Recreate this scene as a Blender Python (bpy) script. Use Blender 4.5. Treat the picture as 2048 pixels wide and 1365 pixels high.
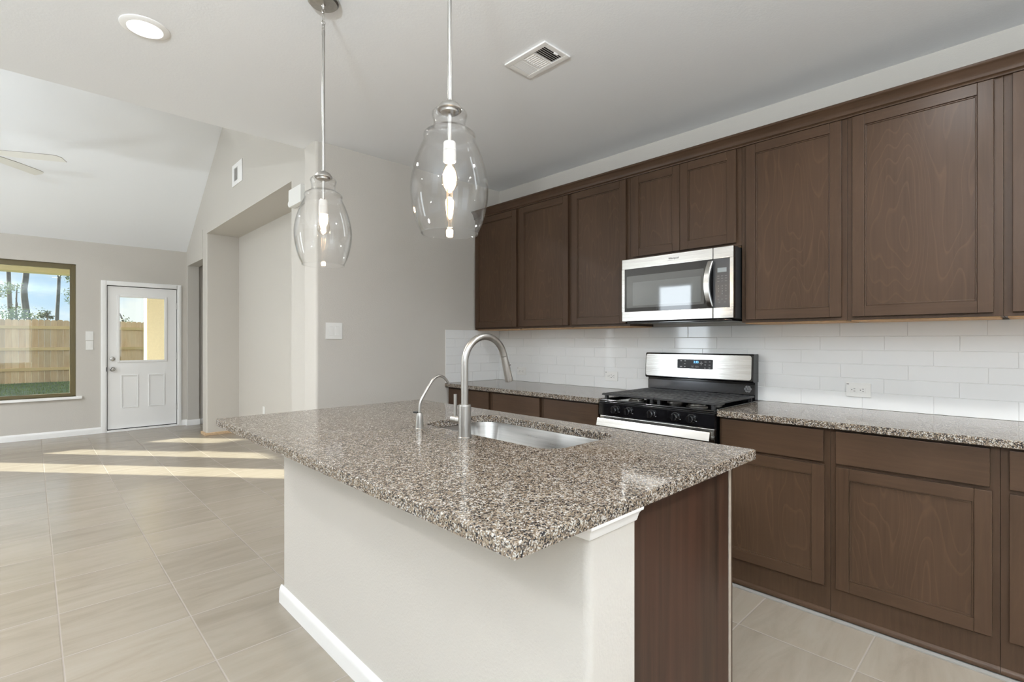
import bpy, bmesh, math, random
from mathutils import Vector, Matrix
random.seed(7)
PI = math.pi
SC = bpy.context.scene
COL = SC.collection
for o in list(bpy.data.objects):
    bpy.data.objects.remove(o, do_unlink=True)

# ------------------------------------------------------------------ camera
CAM_H = 1.282
YAW = math.radians(43.815)           # view direction, measured from +Y towards +X
cd = bpy.data.cameras.new('camera')
cam = bpy.data.objects.new('camera', cd); COL.objects.link(cam)
cd.sensor_width = 36.0; cd.sensor_fit = 'HORIZONTAL'
cd.lens = 1001.6 / 2048 * 36.0
cd.shift_y = 0.0005
cd.clip_start = 0.02; cd.clip_end = 300
cam.location = (0, 0, CAM_H)
cam.rotation_euler = (PI / 2, 0, -YAW)
SC.camera = cam

# ------------------------------------------------------------------ view
SC.view_settings.view_transform = 'Standard'
SC.view_settings.look = 'None'
SC.view_settings.exposure = 0.5
SC.view_settings.gamma = 1.0
SC.view_settings.use_curve_mapping = False
SC.display_settings.display_device = 'sRGB'
SC.cycles.use_denoising = True
SC.cycles.max_bounces = 10
SC.cycles.diffuse_bounces = 6
SC.cycles.glossy_bounces = 5
SC.cycles.transparent_max_bounces = 24
SC.cycles.transmission_bounces = 6
SC.cycles.sample_clamp_indirect = 6.0
SC.cycles.caustics_reflective = False
SC.cycles.caustics_refractive = False

# ------------------------------------------------------------------ sky
def make_world():
    w = bpy.data.worlds.new('sky'); SC.world = w; w.use_nodes = True
    nt = w.node_tree; nt.nodes.clear()
    tc = nt.nodes.new('ShaderNodeTexCoord')
    sep = nt.nodes.new('ShaderNodeSeparateXYZ'); nt.links.new(tc.outputs['Generated'], sep.inputs[0])
    ramp = nt.nodes.new('ShaderNodeValToRGB')
    e = ramp.color_ramp.elements
    e[0].position = 0.0; e[0].color = (0.60, 0.78, 0.98, 1)
    e[1].position = 0.6; e[1].color = (0.28, 0.47, 0.88, 1)
    nt.links.new(sep.outputs['Z'], ramp.inputs[0])
    mp = nt.nodes.new('ShaderNodeMapping'); mp.inputs['Scale'].default_value = (1.0, 1.0, 2.6)
    nt.links.new(tc.outputs['Generated'], mp.inputs[0])
    no = nt.nodes.new('ShaderNodeTexNoise'); no.inputs['Scale'].default_value = 5.5
    no.inputs['Detail'].default_value = 7; no.inputs['Roughness'].default_value = 0.55
    nt.links.new(mp.outputs[0], no.inputs[0])
    cr = nt.nodes.new('ShaderNodeValToRGB')
    cr.color_ramp.elements[0].position = 0.36; cr.color_ramp.elements[0].color = (0, 0, 0, 1)
    cr.color_ramp.elements[1].position = 0.56; cr.color_ramp.elements[1].color = (1, 1, 1, 1)
    nt.links.new(no.outputs['Fac'], cr.inputs[0])
    mx = nt.nodes.new('ShaderNodeMixRGB'); mx.inputs[2].default_value = (1.0, 1.0, 1.0, 1)
    nt.links.new(cr.outputs[0], mx.inputs[0]); nt.links.new(ramp.outputs[0], mx.inputs[1])
    bg = nt.nodes.new('ShaderNodeBackground'); bg.inputs[1].default_value = 0.80
    nt.links.new(mx.outputs[0], bg.inputs[0])
    out = nt.nodes.new('ShaderNodeOutputWorld'); nt.links.new(bg.outputs[0], out.inputs[0])
make_world()

# ------------------------------------------------------------------ sun and daylight
SUN_EL = math.radians(19.6)
sd = bpy.data.lights.new('sun', 'SUN'); sd.energy = 20.0; sd.color = (1.0, 0.925, 0.81); sd.angle = math.radians(0.6)
sun = bpy.data.objects.new('sun', sd); COL.objects.link(sun)
sun.rotation_euler = Vector((0.655 * math.cos(SUN_EL), -0.755 * math.cos(SUN_EL), -math.sin(SUN_EL))).to_track_quat('-Z', 'Y').to_euler()
sun.location = (-10, 20, 12)

def area(name, loc, direction, sx, sy, power, color=(1, 1, 1)):
    d = bpy.data.lights.new(name, 'AREA'); d.shape = 'RECTANGLE'; d.size = sx; d.size_y = sy
    d.energy = power; d.color = color
    o = bpy.data.objects.new(name, d); COL.objects.link(o); o.location = loc
    if direction == '+X': o.rotation_euler = (0, -PI / 2, 0)
    elif direction == '+Y': o.rotation_euler = (PI / 2, 0, 0)
    elif direction == 'up': o.rotation_euler = (PI, 0, 0)
    elif direction == '-Y': o.rotation_euler = (-PI / 2, 0, 0)
    return o
DAY = (0.84, 0.93, 1.0)
# daylight standing in each window of the two walls behind the photographer (size = height, width for +X)
area('daylight_dining', (-4.10, 1.0, 1.30), '+X', 2.2, 3.7, 3, DAY)
area('daylight_living', (-4.10, 5.25, 1.30), '+X', 2.3, .80, 42, DAY)
area('fill_living_side', (-4.10, 8.05, 1.50), '+X', 1.9, 1.4, 18, DAY)  # unseen fill lamp added for the living room, in an added opening
area('daylight_front', (-0.90, -3.10, 1.45), '+Y', 1.7, 1.8, 12, DAY)
area('daylight_kitchen', (1.75, -3.10, 1.45), '+Y', 1.7, 1.5, 5, DAY)
# upward fill lamps added to brighten both ceilings, imitating bounced flash
area('bounce_fill', (-1.5, -0.7, 1.80), 'up', 0.35, 0.35, 365, (0.87, 0.95, 1.0))
area('bounce_fill', (-3.1, 6.4, 1.90), 'up', 0.35, 0.35, 48, (0.92, 0.975, 1.0))  # second fill lamp, added to even out the vault and gable

# ------------------------------------------------------------------ node helpers
def new_mat(name):
    m = bpy.data.materials.new(name); m.use_nodes = True
    nt = m.node_tree
    return m, nt, nt.nodes['Principled BSDF']
def node(nt, kind, **kw):
    n = nt.nodes.new(kind)
    for k, v in kw.items():
        if k in n.inputs: n.inputs[k].default_value = v
        else: setattr(n, k, v)
    return n
def coords(nt, rnd=False, scale=(1, 1, 1), space='Object'):
    tc = nt.nodes.new('ShaderNodeTexCoord')
    src = tc.outputs[space]
    if rnd:
        oi = nt.nodes.new('ShaderNodeObjectInfo')
        ml = node(nt, 'ShaderNodeVectorMath', operation='MULTIPLY'); ml.inputs[1].default_value = (37.0, 19.0, 53.0)
        cx = nt.nodes.new('ShaderNodeCombineXYZ')
        for i in range(3): nt.links.new(oi.outputs['Random'], cx.inputs[i])
        nt.links.new(cx.outputs[0], ml.inputs[0])
        ad = node(nt, 'ShaderNodeVectorMath', operation='ADD')
        nt.links.new(src, ad.inputs[0]); nt.links.new(ml.outputs[0], ad.inputs[1]); src = ad.outputs[0]
    mp = nt.nodes.new('ShaderNodeMapping'); mp.inputs['Scale'].default_value = scale
    nt.links.new(src, mp.inputs[0])
    return mp.outputs[0]
def math_n(nt, op, a, b=None, c=None):
    n = nt.nodes.new('ShaderNodeMath'); n.operation = op
    for i, v in enumerate((a, b, c)):
        if v is None: continue
        if isinstance(v, (int, float)): n.inputs[i].default_value = v
        else: nt.links.new(v, n.inputs[i])
    return n.outputs[0]
def ramp(nt, fac, stops, interp='LINEAR'):
    r = nt.nodes.new('ShaderNodeValToRGB'); r.color_ramp.interpolation = interp
    els = r.color_ramp.elements
    while len(els) < len(stops): els.new(0.5)
    for e, (p, c) in zip(els, stops): e.position = p; e.color = (c[0], c[1], c[2], 1)
    nt.links.new(fac, r.inputs[0]); return r.outputs[0]
def mix(nt, fac, a, b, mode='MIX'):
    n = nt.nodes.new('ShaderNodeMixRGB'); n.blend_type = mode
    for i, v in ((0, fac), (1, a), (2, b)):
        if isinstance(v, (int, float)): n.inputs[i].default_value = v
        elif isinstance(v, tuple): n.inputs[i].default_value = (v[0], v[1], v[2], 1)
        else: nt.links.new(v, n.inputs[i])
    return n.outputs[0]
def bump(nt, b, height, strength, dist=0.001):
    n = nt.nodes.new('ShaderNodeBump'); n.inputs['Strength'].default_value = strength; n.inputs['Distance'].default_value = dist
    nt.links.new(height, n.inputs['Height']); nt.links.new(n.outputs[0], b.inputs['Normal'])
def plain(name, col, rough=0.5, metal=0.0, spec=0.5, noise=0.0, nscale=40.0, coat=0.0):
    m, nt, b = new_mat(name)
    b.inputs['Roughness'].default_value = rough; b.inputs['Metallic'].default_value = metal
    b.inputs['Specular IOR Level'].default_value = spec
    b.inputs['Coat Weight'].default_value = coat
    if noise:
        n = node(nt, 'ShaderNodeTexNoise', Scale=nscale, Detail=3.0); nt.links.new(coords(nt), n.inputs[0])
        lo = tuple(c * (1 - noise) for c in col); hi = tuple(min(1, c * (1 + noise)) for c in col)
        nt.links.new(ramp(nt, n.outputs['Fac'], [(0.3, lo), (0.7, hi)]), b.inputs['Base Color'])
    else:
        b.inputs['Base Color'].default_value = (*col, 1)
    return m
def paint(name, col, rough=0.6, scale=110.0, strength=0.35, dist=0.002):
    m, nt, b = new_mat(name)
    b.inputs['Base Color'].default_value = (*col, 1); b.inputs['Roughness'].default_value = rough
    b.inputs['Specular IOR Level'].default_value = 0.35
    n = node(nt, 'ShaderNodeTexNoise', Scale=scale, Detail=2.5, Roughness=0.5); nt.links.new(coords(nt), n.inputs[0])
    bump(nt, b, ramp(nt, n.outputs['Fac'], [(0.38, (0, 0, 0)), (0.66, (1, 1, 1))]), strength, dist)
    return m
def wood(name, base, light, dark, vert=True, rough=0.36, lines=0.24, island=0.0):
    m, nt, b = new_mat(name)
    sc = (2.6, 2.6, 0.55) if vert else (2.6, 0.55, 2.6)
    v = coords(nt, True, sc)
    n1 = node(nt, 'ShaderNodeTexNoise', Scale=1.5, Detail=2.0, Roughness=0.45); nt.links.new(v, n1.inputs[0])
    fr = math_n(nt, 'FRACT', math_n(nt, 'MULTIPLY', n1.outputs['Fac'], 26.0))
    ln = ramp(nt, fr, [(0.0, (0.3, 0.3, 0.3)), (0.04, (0, 0, 0)), (0.82, (0.10, 0.10, 0.10)), (0.97, (1, 1, 1)), (1.0, (0.3, 0.3, 0.3))])
    s2 = (90, 90, 3.5) if vert else (90, 3.5, 90)
    n2 = node(nt, 'ShaderNodeTexNoise', Scale=1.0, Detail=4.0); nt.links.new(coords(nt, True, s2), n2.inputs[0])
    n3 = node(nt, 'ShaderNodeTexNoise', Scale=1.2, Detail=2.0); nt.links.new(coords(nt, True, (3, 3, 1.2)), n3.inputs[0])
    c = ramp(nt, n2.outputs['Fac'], [(0.30, dark), (0.70, base)])
    c = mix(nt, ramp(nt, n3.outputs['Fac'], [(0.35, (0, 0, 0)), (0.70, (0.55, 0.55, 0.55))]), c, light)
    c = mix(nt, math_n(nt, 'MULTIPLY', ln, lines), c, tuple(min(1, x * 2.1) for x in light))
    if island:
        gi = nt.nodes.new('ShaderNodeNewGeometry')
        c = mix(nt, 1.0, c, ramp(nt, gi.outputs['Random Per Island'], [(0, (1 - island,) * 3), (0.5, (1, 1 - island * .25, 1 - island * .5)), (1, (1 + island * .5,) * 3)]), 'MULTIPLY')
    nt.links.new(c, b.inputs['Base Color'])
    b.inputs['Roughness'].default_value = rough; b.inputs['Specular IOR Level'].default_value = 0.2
    bump(nt, b, n2.outputs['Fac'], 0.12, 0.0006)
    return m
def veneer(name):
    m, nt, b = new_mat(name)
    n1 = node(nt, 'ShaderNodeTexNoise', Scale=1.0, Detail=5.0, Roughness=0.65); nt.links.new(coords(nt, True, (34, 34, 1.1)), n1.inputs[0])
    n2 = node(nt, 'ShaderNodeTexNoise', Scale=1.0, Detail=3.0); nt.links.new(coords(nt, True, (9, 9, 0.5)), n2.inputs[0])
    c = ramp(nt, n1.outputs['Fac'], [(0.30, (0.012, 0.007, 0.005)), (0.48, (0.034, 0.019, 0.0125)), (0.68, (0.062, 0.034, 0.021))])
    c = mix(nt, ramp(nt, n2.outputs['Fac'], [(0.42, (0, 0, 0)), (0.68, (0.6, 0.6, 0.6))]), c, (0.058, 0.023, 0.0135))
    nt.links.new(c, b.inputs['Base Color'])
    b.inputs['Roughness'].default_value = 0.36; b.inputs['Specular IOR Level'].default_value = 0.25
    bump(nt, b, n1.outputs['Fac'], 0.1, 0.0005)
    return m
def granite(name):
    m, nt, b = new_mat(name)
    v = coords(nt)
    dn = node(nt, 'ShaderNodeTexNoise', Scale=160.0, Detail=2.0); nt.links.new(v, dn.inputs[0])
    ad = node(nt, 'ShaderNodeVectorMath', operation='MULTIPLY_ADD'); ad.inputs[1].default_value = (0.004, 0.004, 0.004)
    nt.links.new(dn.outputs['Color'], ad.inputs[0]); nt.links.new(v, ad.inputs[2])
    vo = node(nt, 'ShaderNodeTexVoronoi', Scale=315.0); nt.links.new(ad.outputs[0], vo.inputs['Vector'])
    sp = nt.nodes.new('ShaderNodeSeparateColor'); nt.links.new(vo.outputs['Color'], sp.inputs[0])
    cl = node(nt, 'ShaderNodeTexNoise', Scale=65.0, Detail=2.0); nt.links.new(v, cl.inputs[0])
    val = math_n(nt, 'ADD', math_n(nt, 'MULTIPLY', sp.outputs[0], 0.62), math_n(nt, 'MULTIPLY', cl.outputs['Fac'], 0.50))
    c = ramp(nt, val, [(0.0, (0.014, 0.014, 0.017)), (0.33, (0.042, 0.038, 0.035)), (0.41, (0.075, 0.062, 0.051)), (0.47, (0.148, 0.110, 0.078)),
                       (0.56, (0.235, 0.189, 0.141)), (0.76, (0.43, 0.41, 0.38))], 'CONSTANT')
    nt.links.new(c, b.inputs['Base Color'])
    b.inputs['Roughness'].default_value = 0.07; b.inputs['Specular IOR Level'].default_value = 0.25
    return m
def floor_tile(name):
    m, nt, b = new_mat(name)
    g = nt.nodes.new('ShaderNodeNewGeometry')
    sep = nt.nodes.new('ShaderNodeSeparateXYZ'); nt.links.new(g.outputs['Position'], sep.inputs[0])
    u = math_n(nt, 'DIVIDE', math_n(nt, 'SUBTRACT', sep.outputs['X'], 0.0915), 0.4447)
    w = math_n(nt, 'DIVIDE', math_n(nt, 'SUBTRACT', sep.outputs['Y'], 0.4785), 0.4491)
    def edge(t):
        f = math_n(nt, 'FRACT', t)
        return math_n(nt, 'MINIMUM', f, math_n(nt, 'SUBTRACT', 1.0, f))
    d = math_n(nt, 'MINIMUM', edge(u), edge(w))
    grout = math_n(nt, 'LESS_THAN', d, 0.0058)
    cu, cw = math_n(nt, 'FLOOR', u), math_n(nt, 'FLOOR', w)
    cmb = nt.nodes.new('ShaderNodeCombineXYZ'); nt.links.new(cu, cmb.inputs[0]); nt.links.new(cw, cmb.inputs[1])
    wn = node(nt, 'ShaderNodeTexWhiteNoise', noise_dimensions='3D'); nt.links.new(cmb.outputs[0], wn.inputs['Vector'])
    off = node(nt, 'ShaderNodeVectorMath', operation='MULTIPLY_ADD'); off.inputs[1].default_value = (40, 40, 40)
    nt.links.new(wn.outputs['Color'], off.inputs[0]); nt.links.new(g.outputs['Position'], off.inputs[2])
    mp = node(nt, 'ShaderNodeMapping'); mp.inputs['Scale'].default_value = (1.3, 7.0, 1); mp.inputs['Rotation'].default_value = (0, 0, 0.10)
    nt.links.new(off.outputs[0], mp.inputs[0])
    n1 = node(nt, 'ShaderNodeTexNoise', Scale=1.3, Detail=7.0, Roughness=0.62, Distortion=0.9); nt.links.new(mp.outputs[0], n1.inputs[0])
    c = ramp(nt, n1.outputs['Fac'], [(0.26, (0.255, 0.213, 0.163)), (0.50, (0.300, 0.258, 0.205)), (0.72, (0.328, 0.287, 0.235))])
    tint = ramp(nt, wn.outputs['Value'], [(0, (0.93, 0.93, 0.93)), (1, (1.05, 1.05, 1.05))])
    c = mix(nt, 1.0, c, tint, 'MULTIPLY')
    c = mix(nt, grout, c, (0.31, 0.27, 0.23))
    nt.links.new(c, b.inputs['Base Color'])
    r = math_n(nt, 'ADD', math_n(nt, 'MULTIPLY', grout, 0.5), 0.24); nt.links.new(r, b.inputs['Roughness'])
    hgt = math_n(nt, 'MULTIPLY', math_n(nt, 'MINIMUM', d, 0.012), 80.0)
    bump(nt, b, hgt, 0.6, 0.0015)
    return m
def brushed(name, col=(0.62, 0.61, 0.59), rough=0.28, axis=(4, 4, 300)):
    m, nt, b = new_mat(name)
    b.inputs['Metallic'].default_value = 1.0
    n = node(nt, 'ShaderNodeTexNoise', Scale=1.0, Detail=3.0); nt.links.new(coords(nt, False, axis), n.inputs[0])
    nt.links.new(ramp(nt, n.outputs['Fac'], [(0.3, tuple(c * .88 for c in col)), (0.7, tuple(min(1, c * 1.08) for c in col))]), b.inputs['Base Color'])
    rr = math_n(nt, 'ADD', math_n(nt, 'MULTIPLY', n.outputs['Fac'], 0.12), rough - 0.06); nt.links.new(rr, b.inputs['Roughness'])
    return m
def clear_glass(name, tint=(1, 1, 1), f0=0.04, edge=None, gain=1.0):
    m = bpy.data.materials.new(name); m.use_nodes = True; nt = m.node_tree; nt.nodes.clear()
    lw = nt.nodes.new('ShaderNodeLayerWeight'); lw.inputs['Blend'].default_value = 0.5
    fc = math_n(nt, 'ADD', math_n(nt, 'MULTIPLY', math_n(nt, 'POWER', lw.outputs['Facing'], 5.0), 1 - f0), f0)
    fc = math_n(nt, 'MINIMUM', math_n(nt, 'MULTIPLY', fc, gain), 1.0)
    tr = nt.nodes.new('ShaderNodeBsdfTransparent'); tr.inputs[0].default_value = (*tint, 1)
    if edge:
        c = mix(nt, math_n(nt, 'POWER', lw.outputs['Facing'], 3.0), tint, edge); nt.links.new(c, tr.inputs[0])
    gl = nt.nodes.new('ShaderNodeBsdfGlossy'); gl.inputs['Roughness'].default_value = 0.0
    ms = nt.nodes.new('ShaderNodeMixShader'); nt.links.new(fc, ms.inputs[0]); nt.links.new(tr.outputs[0], ms.inputs[1]); nt.links.new(gl.outputs[0], ms.inputs[2])
    out = nt.nodes.new('ShaderNodeOutputMaterial'); nt.links.new(ms.outputs[0], out.inputs[0])
    return m
def glow(name, col, strength):
    m, nt, b = new_mat(name)
    b.inputs['Base Color'].default_value = (*col, 1)
    b.inputs['Emission Color'].default_value = (*col, 1); b.inputs['Emission Strength'].default_value = strength
    return m

# ------------------------------------------------------------------ materials
M = {}
M['wall'] = paint('wall_paint', (0.555, 0.53, 0.490), 0.6, 130.0, 0.22, 0.0015)
M['ceil'] = paint('ceiling_paint', (0.84, 0.86, 0.885), 0.7, 95.0, 0.13, 0.0013)
M['white'] = plain('white_trim_paint', (0.86, 0.86, 0.855), 0.38)
M['door'] = plain('white_door_paint', (0.85, 0.85, 0.845), 0.42)
M['floor'] = floor_tile('beige_floor_tile')
M['woodpanel'] = wood('dark_stained_panel', (0.061, 0.0355, 0.0210), (0.074, 0.043, 0.0258), (0.046, 0.0265, 0.0155), lines=0.17)
M['wood'] = wood('dark_stained_wood', (0.061, 0.0355, 0.0210), (0.074, 0.043, 0.0258), (0.046, 0.0265, 0.0155), lines=0.05)
M['woodh'] = wood('dark_stained_wood_horizontal', (0.061, 0.0355, 0.0210), (0.074, 0.043, 0.0258), (0.046, 0.0265, 0.0155), False, lines=0.05)
M['panel'] = veneer('island_end_veneer')
M['edge'] = plain('raw_panel_edge', (0.36, 0.31, 0.26), 0.6, noise=0.1)
M['rawply'] = plain('raw_plywood', (0.62, 0.40, 0.22), 0.7, noise=0.12)
M['pine'] = plain('raw_pine', (0.62, 0.44, 0.27), 0.65, noise=0.12)
M['granite'] = granite('speckled_granite')
M['tile'] = plain('white_glazed_tile', (0.78, 0.79, 0.79), 0.06)
M['grout'] = plain('white_grout', (0.74, 0.74, 0.73), 0.8)
M['caulk'] = plain('grey_caulk', (0.30, 0.29, 0.265), 0.6)
M['steel'] = brushed('brushed_stainless', (0.55, 0.545, 0.53), 0.22, (4, 4, 260))
M['sinksteel'] = brushed('satin_sink_steel', (0.44, 0.43, 0.415), 0.30, (3, 3, 80))
M['nickel'] = brushed('brushed_nickel', (0.46, 0.445, 0.42), 0.33, (60, 60, 6))
M['chrome'] = plain('satin_nickel_knob', (0.45, 0.44, 0.42), 0.25, 1.0)
M['black'] = plain('gloss_black_enamel', (0.006, 0.006, 0.007), 0.08)
M['darkmirror'] = plain('polished_black_steel', (0.11, 0.11, 0.115), 0.13, 1.0)
M['face'] = brushed('smooth_stainless', (0.50, 0.495, 0.485), 0.16, (4, 4, 260))
M['satinblack'] = plain('satin_black_glass', (0.010, 0.010, 0.011), 0.25, spec=0.2)
M['blackglass'] = plain('black_glass', (0.008, 0.008, 0.009), 0.03, spec=0.6)
M['mwglass'] = plain('microwave_window_mesh', (0.050, 0.054, 0.054), 0.04, spec=1.0)
M['mwinner'] = plain('microwave_inner_window', (0.095, 0.103, 0.103), 0.03, spec=1.0)
M['mwpanel'] = plain('microwave_keypad', (0.052, 0.053, 0.057), 0.22)
M['lcd'] = plain('grey_display', (0.27, 0.30, 0.31), 0.2)
M['mark'] = plain('pale_lettering', (0.40, 0.40, 0.40), 0.5)
M['dim'] = plain('dim_lettering', (0.17, 0.17, 0.175), 0.5)
M['darktext'] = plain('dark_lettering', (0.03, 0.03, 0.035), 0.5)
M['cast'] = plain('cast_iron', (0.018, 0.018, 0.019), 0.48, noise=0.25, nscale=200)
M['darkmetal'] = plain('dark_grey_side_metal', (0.045, 0.045, 0.047), 0.35, 0.3)
M['burner'] = plain('aluminium_burner', (0.45, 0.43, 0.40), 0.35, 1.0)
M['bluedigit'] = glow('blue_clock_digits', (0.15, 0.45, 1.0), 2.2)
M['plastic'] = plain('white_plastic', (0.78, 0.78, 0.76), 0.35)
M['slot'] = plain('dark_slot', (0.02, 0.02, 0.02), 0.6)
M['voidvent'] = plain('vent_duct_dark', (0.02, 0.018, 0.015), 0.8)
M['bronze'] = plain('olive_bronze_frame', (0.125, 0.098, 0.036), 0.35)
M['winglass'] = clear_glass('window_glass', (0.93, 0.975, 0.955), 0.05, gain=1.2)
M['shade'] = clear_glass('pendant_glass', (0.997, 0.997, 0.996), 0.035, edge=(0.92, 0.917, 0.91), gain=1.0)
M['bulbglass'] = clear_glass('bulb_glass', (1.0, 0.97, 0.92), 0.04, edge=(0.85, 0.75, 0.62))
M['filament'] = glow('bulb_filament', (1.0, 0.70, 0.42), 10.0)
M['socket'] = plain('white_lamp_socket', (0.75, 0.73, 0.70), 0.4)
M['led'] = glow('led_diffuser', (1.0, 0.97, 0.93), 9.0)
M['fan'] = plain('white_fan_blade', (0.84, 0.84, 0.83), 0.4)
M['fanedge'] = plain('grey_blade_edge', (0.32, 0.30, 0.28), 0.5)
M['cedar'] = wood('cedar_picket', (0.78, 0.54, 0.32), (0.84, 0.66, 0.46), (0.62, 0.40, 0.22), True, 0.8, 0.05, island=0.26)
M['cedarrail'] = wood('cedar_rail', (0.74, 0.52, 0.25), (0.78, 0.57, 0.30), (0.64, 0.42, 0.20), False, 0.8, 0.05)
M['bark'] = plain('grey_bark', (0.10, 0.095, 0.095), 0.9, noise=0.3, nscale=6)
M['leaf'] = plain('green_leaf', (0.13, 0.20, 0.05), 0.6, noise=0.4, nscale=3)
M['leafdark'] = plain('dark_needles', (0.05, 0.09, 0.045), 0.7, noise=0.4, nscale=3)
M['lawn'] = plain('lawn_green', (0.07, 0.13, 0.055), 0.9, noise=0.35, nscale=4)
M['stucco'] = plain('tan_exterior_paint', (0.80, 0.67, 0.49), 0.7, noise=0.04)
M['beam'] = plain('olive_beam_paint', (0.44, 0.385, 0.205), 0.7, noise=0.05)
M['concrete'] = plain('patio_concrete', (0.46, 0.44, 0.40), 0.85, noise=0.08, nscale=8)
M['sunblock'] = plain('sun_blocker_grey', (0.55, 0.53, 0.50), 0.8, noise=0.05)  # used only by the added wall that blocks the sun
M['link'] = plain('nickel_link', (0.55, 0.53, 0.50), 0.3, 1.0)

# ------------------------------------------------------------------ mesh builder
class MB:
    def __init__(self): self.bm = bmesh.new(); self.mi = 0
    def _tag(self, faces):
        for f in faces: f.material_index = self.mi
    def box(self, x0, x1, y0, y1, z0, z1, bev=0.0, seg=2, only=None):
        bm = self.bm
        vs = [bm.verts.new(p) for p in ((x0, y0, z0), (x1, y0, z0), (x1, y1, z0), (x0, y1, z0), (x0, y0, z1), (x1, y0, z1), (x1, y1, z1), (x0, y1, z1))]
        fs = [bm.faces.new([vs[i] for i in q]) for q in ((0, 3, 2, 1), (4, 5, 6, 7), (0, 1, 5, 4), (1, 2, 6, 5), (2, 3, 7, 6), (3, 0, 4, 7))]
        self._tag(fs)
        if bev > 0:
            es = list({e for f in fs for e in f.edges})
            if only: es = [e for e in es if only(e.verts[0].co, e.verts[1].co)]
            bmesh.ops.bevel(bm, geom=es, offset=bev, segments=seg, profile=0.5, affect='EDGES', clamp_overlap=True, material=-1)
        return self
    def prism(self, pts, axis, a, b, bev=0.0):
        """polygon pts (2D) extruded along axis from a to b; 'x': pts=(y,z) 'y': pts=(x,z) 'z': pts=(x,y)"""
        bm = self.bm
        def P(p, t): return {'x': (t, p[0], p[1]), 'y': (p[0], t, p[1]), 'z': (p[0], p[1], t)}[axis]
        A = [bm.verts.new(P(p, a)) for p in pts]; B = [bm.verts.new(P(p, b)) for p in pts]
        n = len(pts)
        fs = [bm.faces.new(A[::-1]), bm.faces.new(B)]
        for i in range(n): fs.append(bm.faces.new((A[i], A[(i + 1) % n], B[(i + 1) % n], B[i])))
        self._tag(fs)
        bmesh.ops.recalc_face_normals(bm, faces=fs)
        if bev > 0:
            es = list({e for f in fs[:2] for e in f.edges})
            bmesh.ops.bevel(bm, geom=es, offset=bev, segments=2, profile=0.5, affect='EDGES', clamp_overlap=True, material=-1)
        return self
    def tube(self, path, r, n=14, cap=True):
        bm = self.bm; path = [Vector(p) for p in path]; rings = []
        rs = r if isinstance(r, (list, tuple)) else [r] * len(path)
        prev = None
        for i, p in enumerate(path):
            t = (path[min(i + 1, len(path) - 1)] - path[max(i - 1, 0)]).normalized()
            if prev is None:
                a = t.orthogonal().normalized()
            else:
                a = (prev - t * prev.dot(t)).normalized()
            prev = a; bvec = t.cross(a)
            rings.append([bm.verts.new(p + (a * math.cos(2 * PI * k / n) + bvec * math.sin(2 * PI * k / n)) * rs[i]) for k in range(n)])
        fs = []
        for i in range(len(rings) - 1):
            for k in range(n): fs.append(bm.faces.new((rings[i][k], rings[i][(k + 1) % n], rings[i + 1][(k + 1) % n], rings[i + 1][k])))
        if cap: fs.append(bm.faces.new(rings[0][::-1])); fs.append(bm.faces.new(rings[-1]))
        self._tag(fs); return self
    def lathe(self, prof, c, n=40, axis='z', closed=False):
        """prof = [(r, h)]; axis z/y/x"""
        bm = self.bm; rings = []
        def P(r, h, a):
            u, v = r * math.cos(a), r * math.sin(a)
            return {'z': (c[0] + u, c[1] + v, c[2] + h), 'y': (c[0] + u, c[1] + h, c[2] + v), 'x': (c[0] + h, c[1] + u, c[2] + v)}[axis]
        for r, h in prof:
            if r < 1e-6: rings.append([bm.verts.new(P(0, h, 0))])
            else: rings.append([bm.verts.new(P(r, h, 2 * PI * k / n)) for k in range(n)])
        fs = []
        seq = list(range(len(rings))) + ([0] if closed else [])
        for i, j in zip(seq[:-1], seq[1:]):
            A, B = rings[i], rings[j]
            for k in range(n):
                k2 = (k + 1) % n
                if len(A) == 1 and len(B) == 1: continue
                if len(A) == 1: fs.append(bm.faces.new((A[0], B[k2], B[k])))
                elif len(B) == 1: fs.append(bm.faces.new((A[k], A[k2], B[0])))
                else: fs.append(bm.faces.new((A[k], A[k2], B[k2], B[k])))
        self._tag(fs)
        bmesh.ops.recalc_face_normals(bm, faces=fs)
        return self
    def build(self, name, mat, parent=None, sharp=34, smooth=True):
        me = bpy.data.meshes.new(name)
        if parent is not None:
            w = wloc(parent)
            bmesh.ops.translate(self.bm, verts=self.bm.verts, vec=-w)
        self.bm.to_mesh(me); self.bm.free()
        for m in (mat if isinstance(mat, (list, tuple)) else [mat]): me.materials.append(m)
        if smooth:
            me.polygons.foreach_set('use_smooth', [True] * len(me.polygons))
            me.set_sharp_from_angle(angle=math.radians(sharp))
        o = bpy.data.objects.new(name, me); COL.objects.link(o)
        if smooth:
            wn = o.modifiers.new('weighted_normals', 'WEIGHTED_NORMAL'); wn.mode = 'FACE_AREA'; wn.weight = 60; wn.keep_sharp = True
        if parent is not None: o.parent = parent
        return o
def wloc(o):
    v = Vector((0, 0, 0))
    while o is not None: v += o.location; o = o.parent
    return v
def tag(o, label=None, cat=None, group=None, kind=None):
    if label: o['label'] = label
    if cat: o['category'] = cat
    if group: o['group'] = group
    if kind: o['kind'] = kind
    return o
def thing(name, loc, label, cat, group=None, kind=None):
    o = bpy.data.objects.new(name, None); COL.objects.link(o); o.location = loc; o.empty_display_size = 0.1
    return tag(o, label, cat, group, kind)
def struct(mb, name, mat, label, cat, parent=None, **kw):
    return tag(mb.build(name, mat, parent, **kw), label, cat, None, 'structure')
def box(*a, **k): return MB().box(*a, **k)
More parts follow.
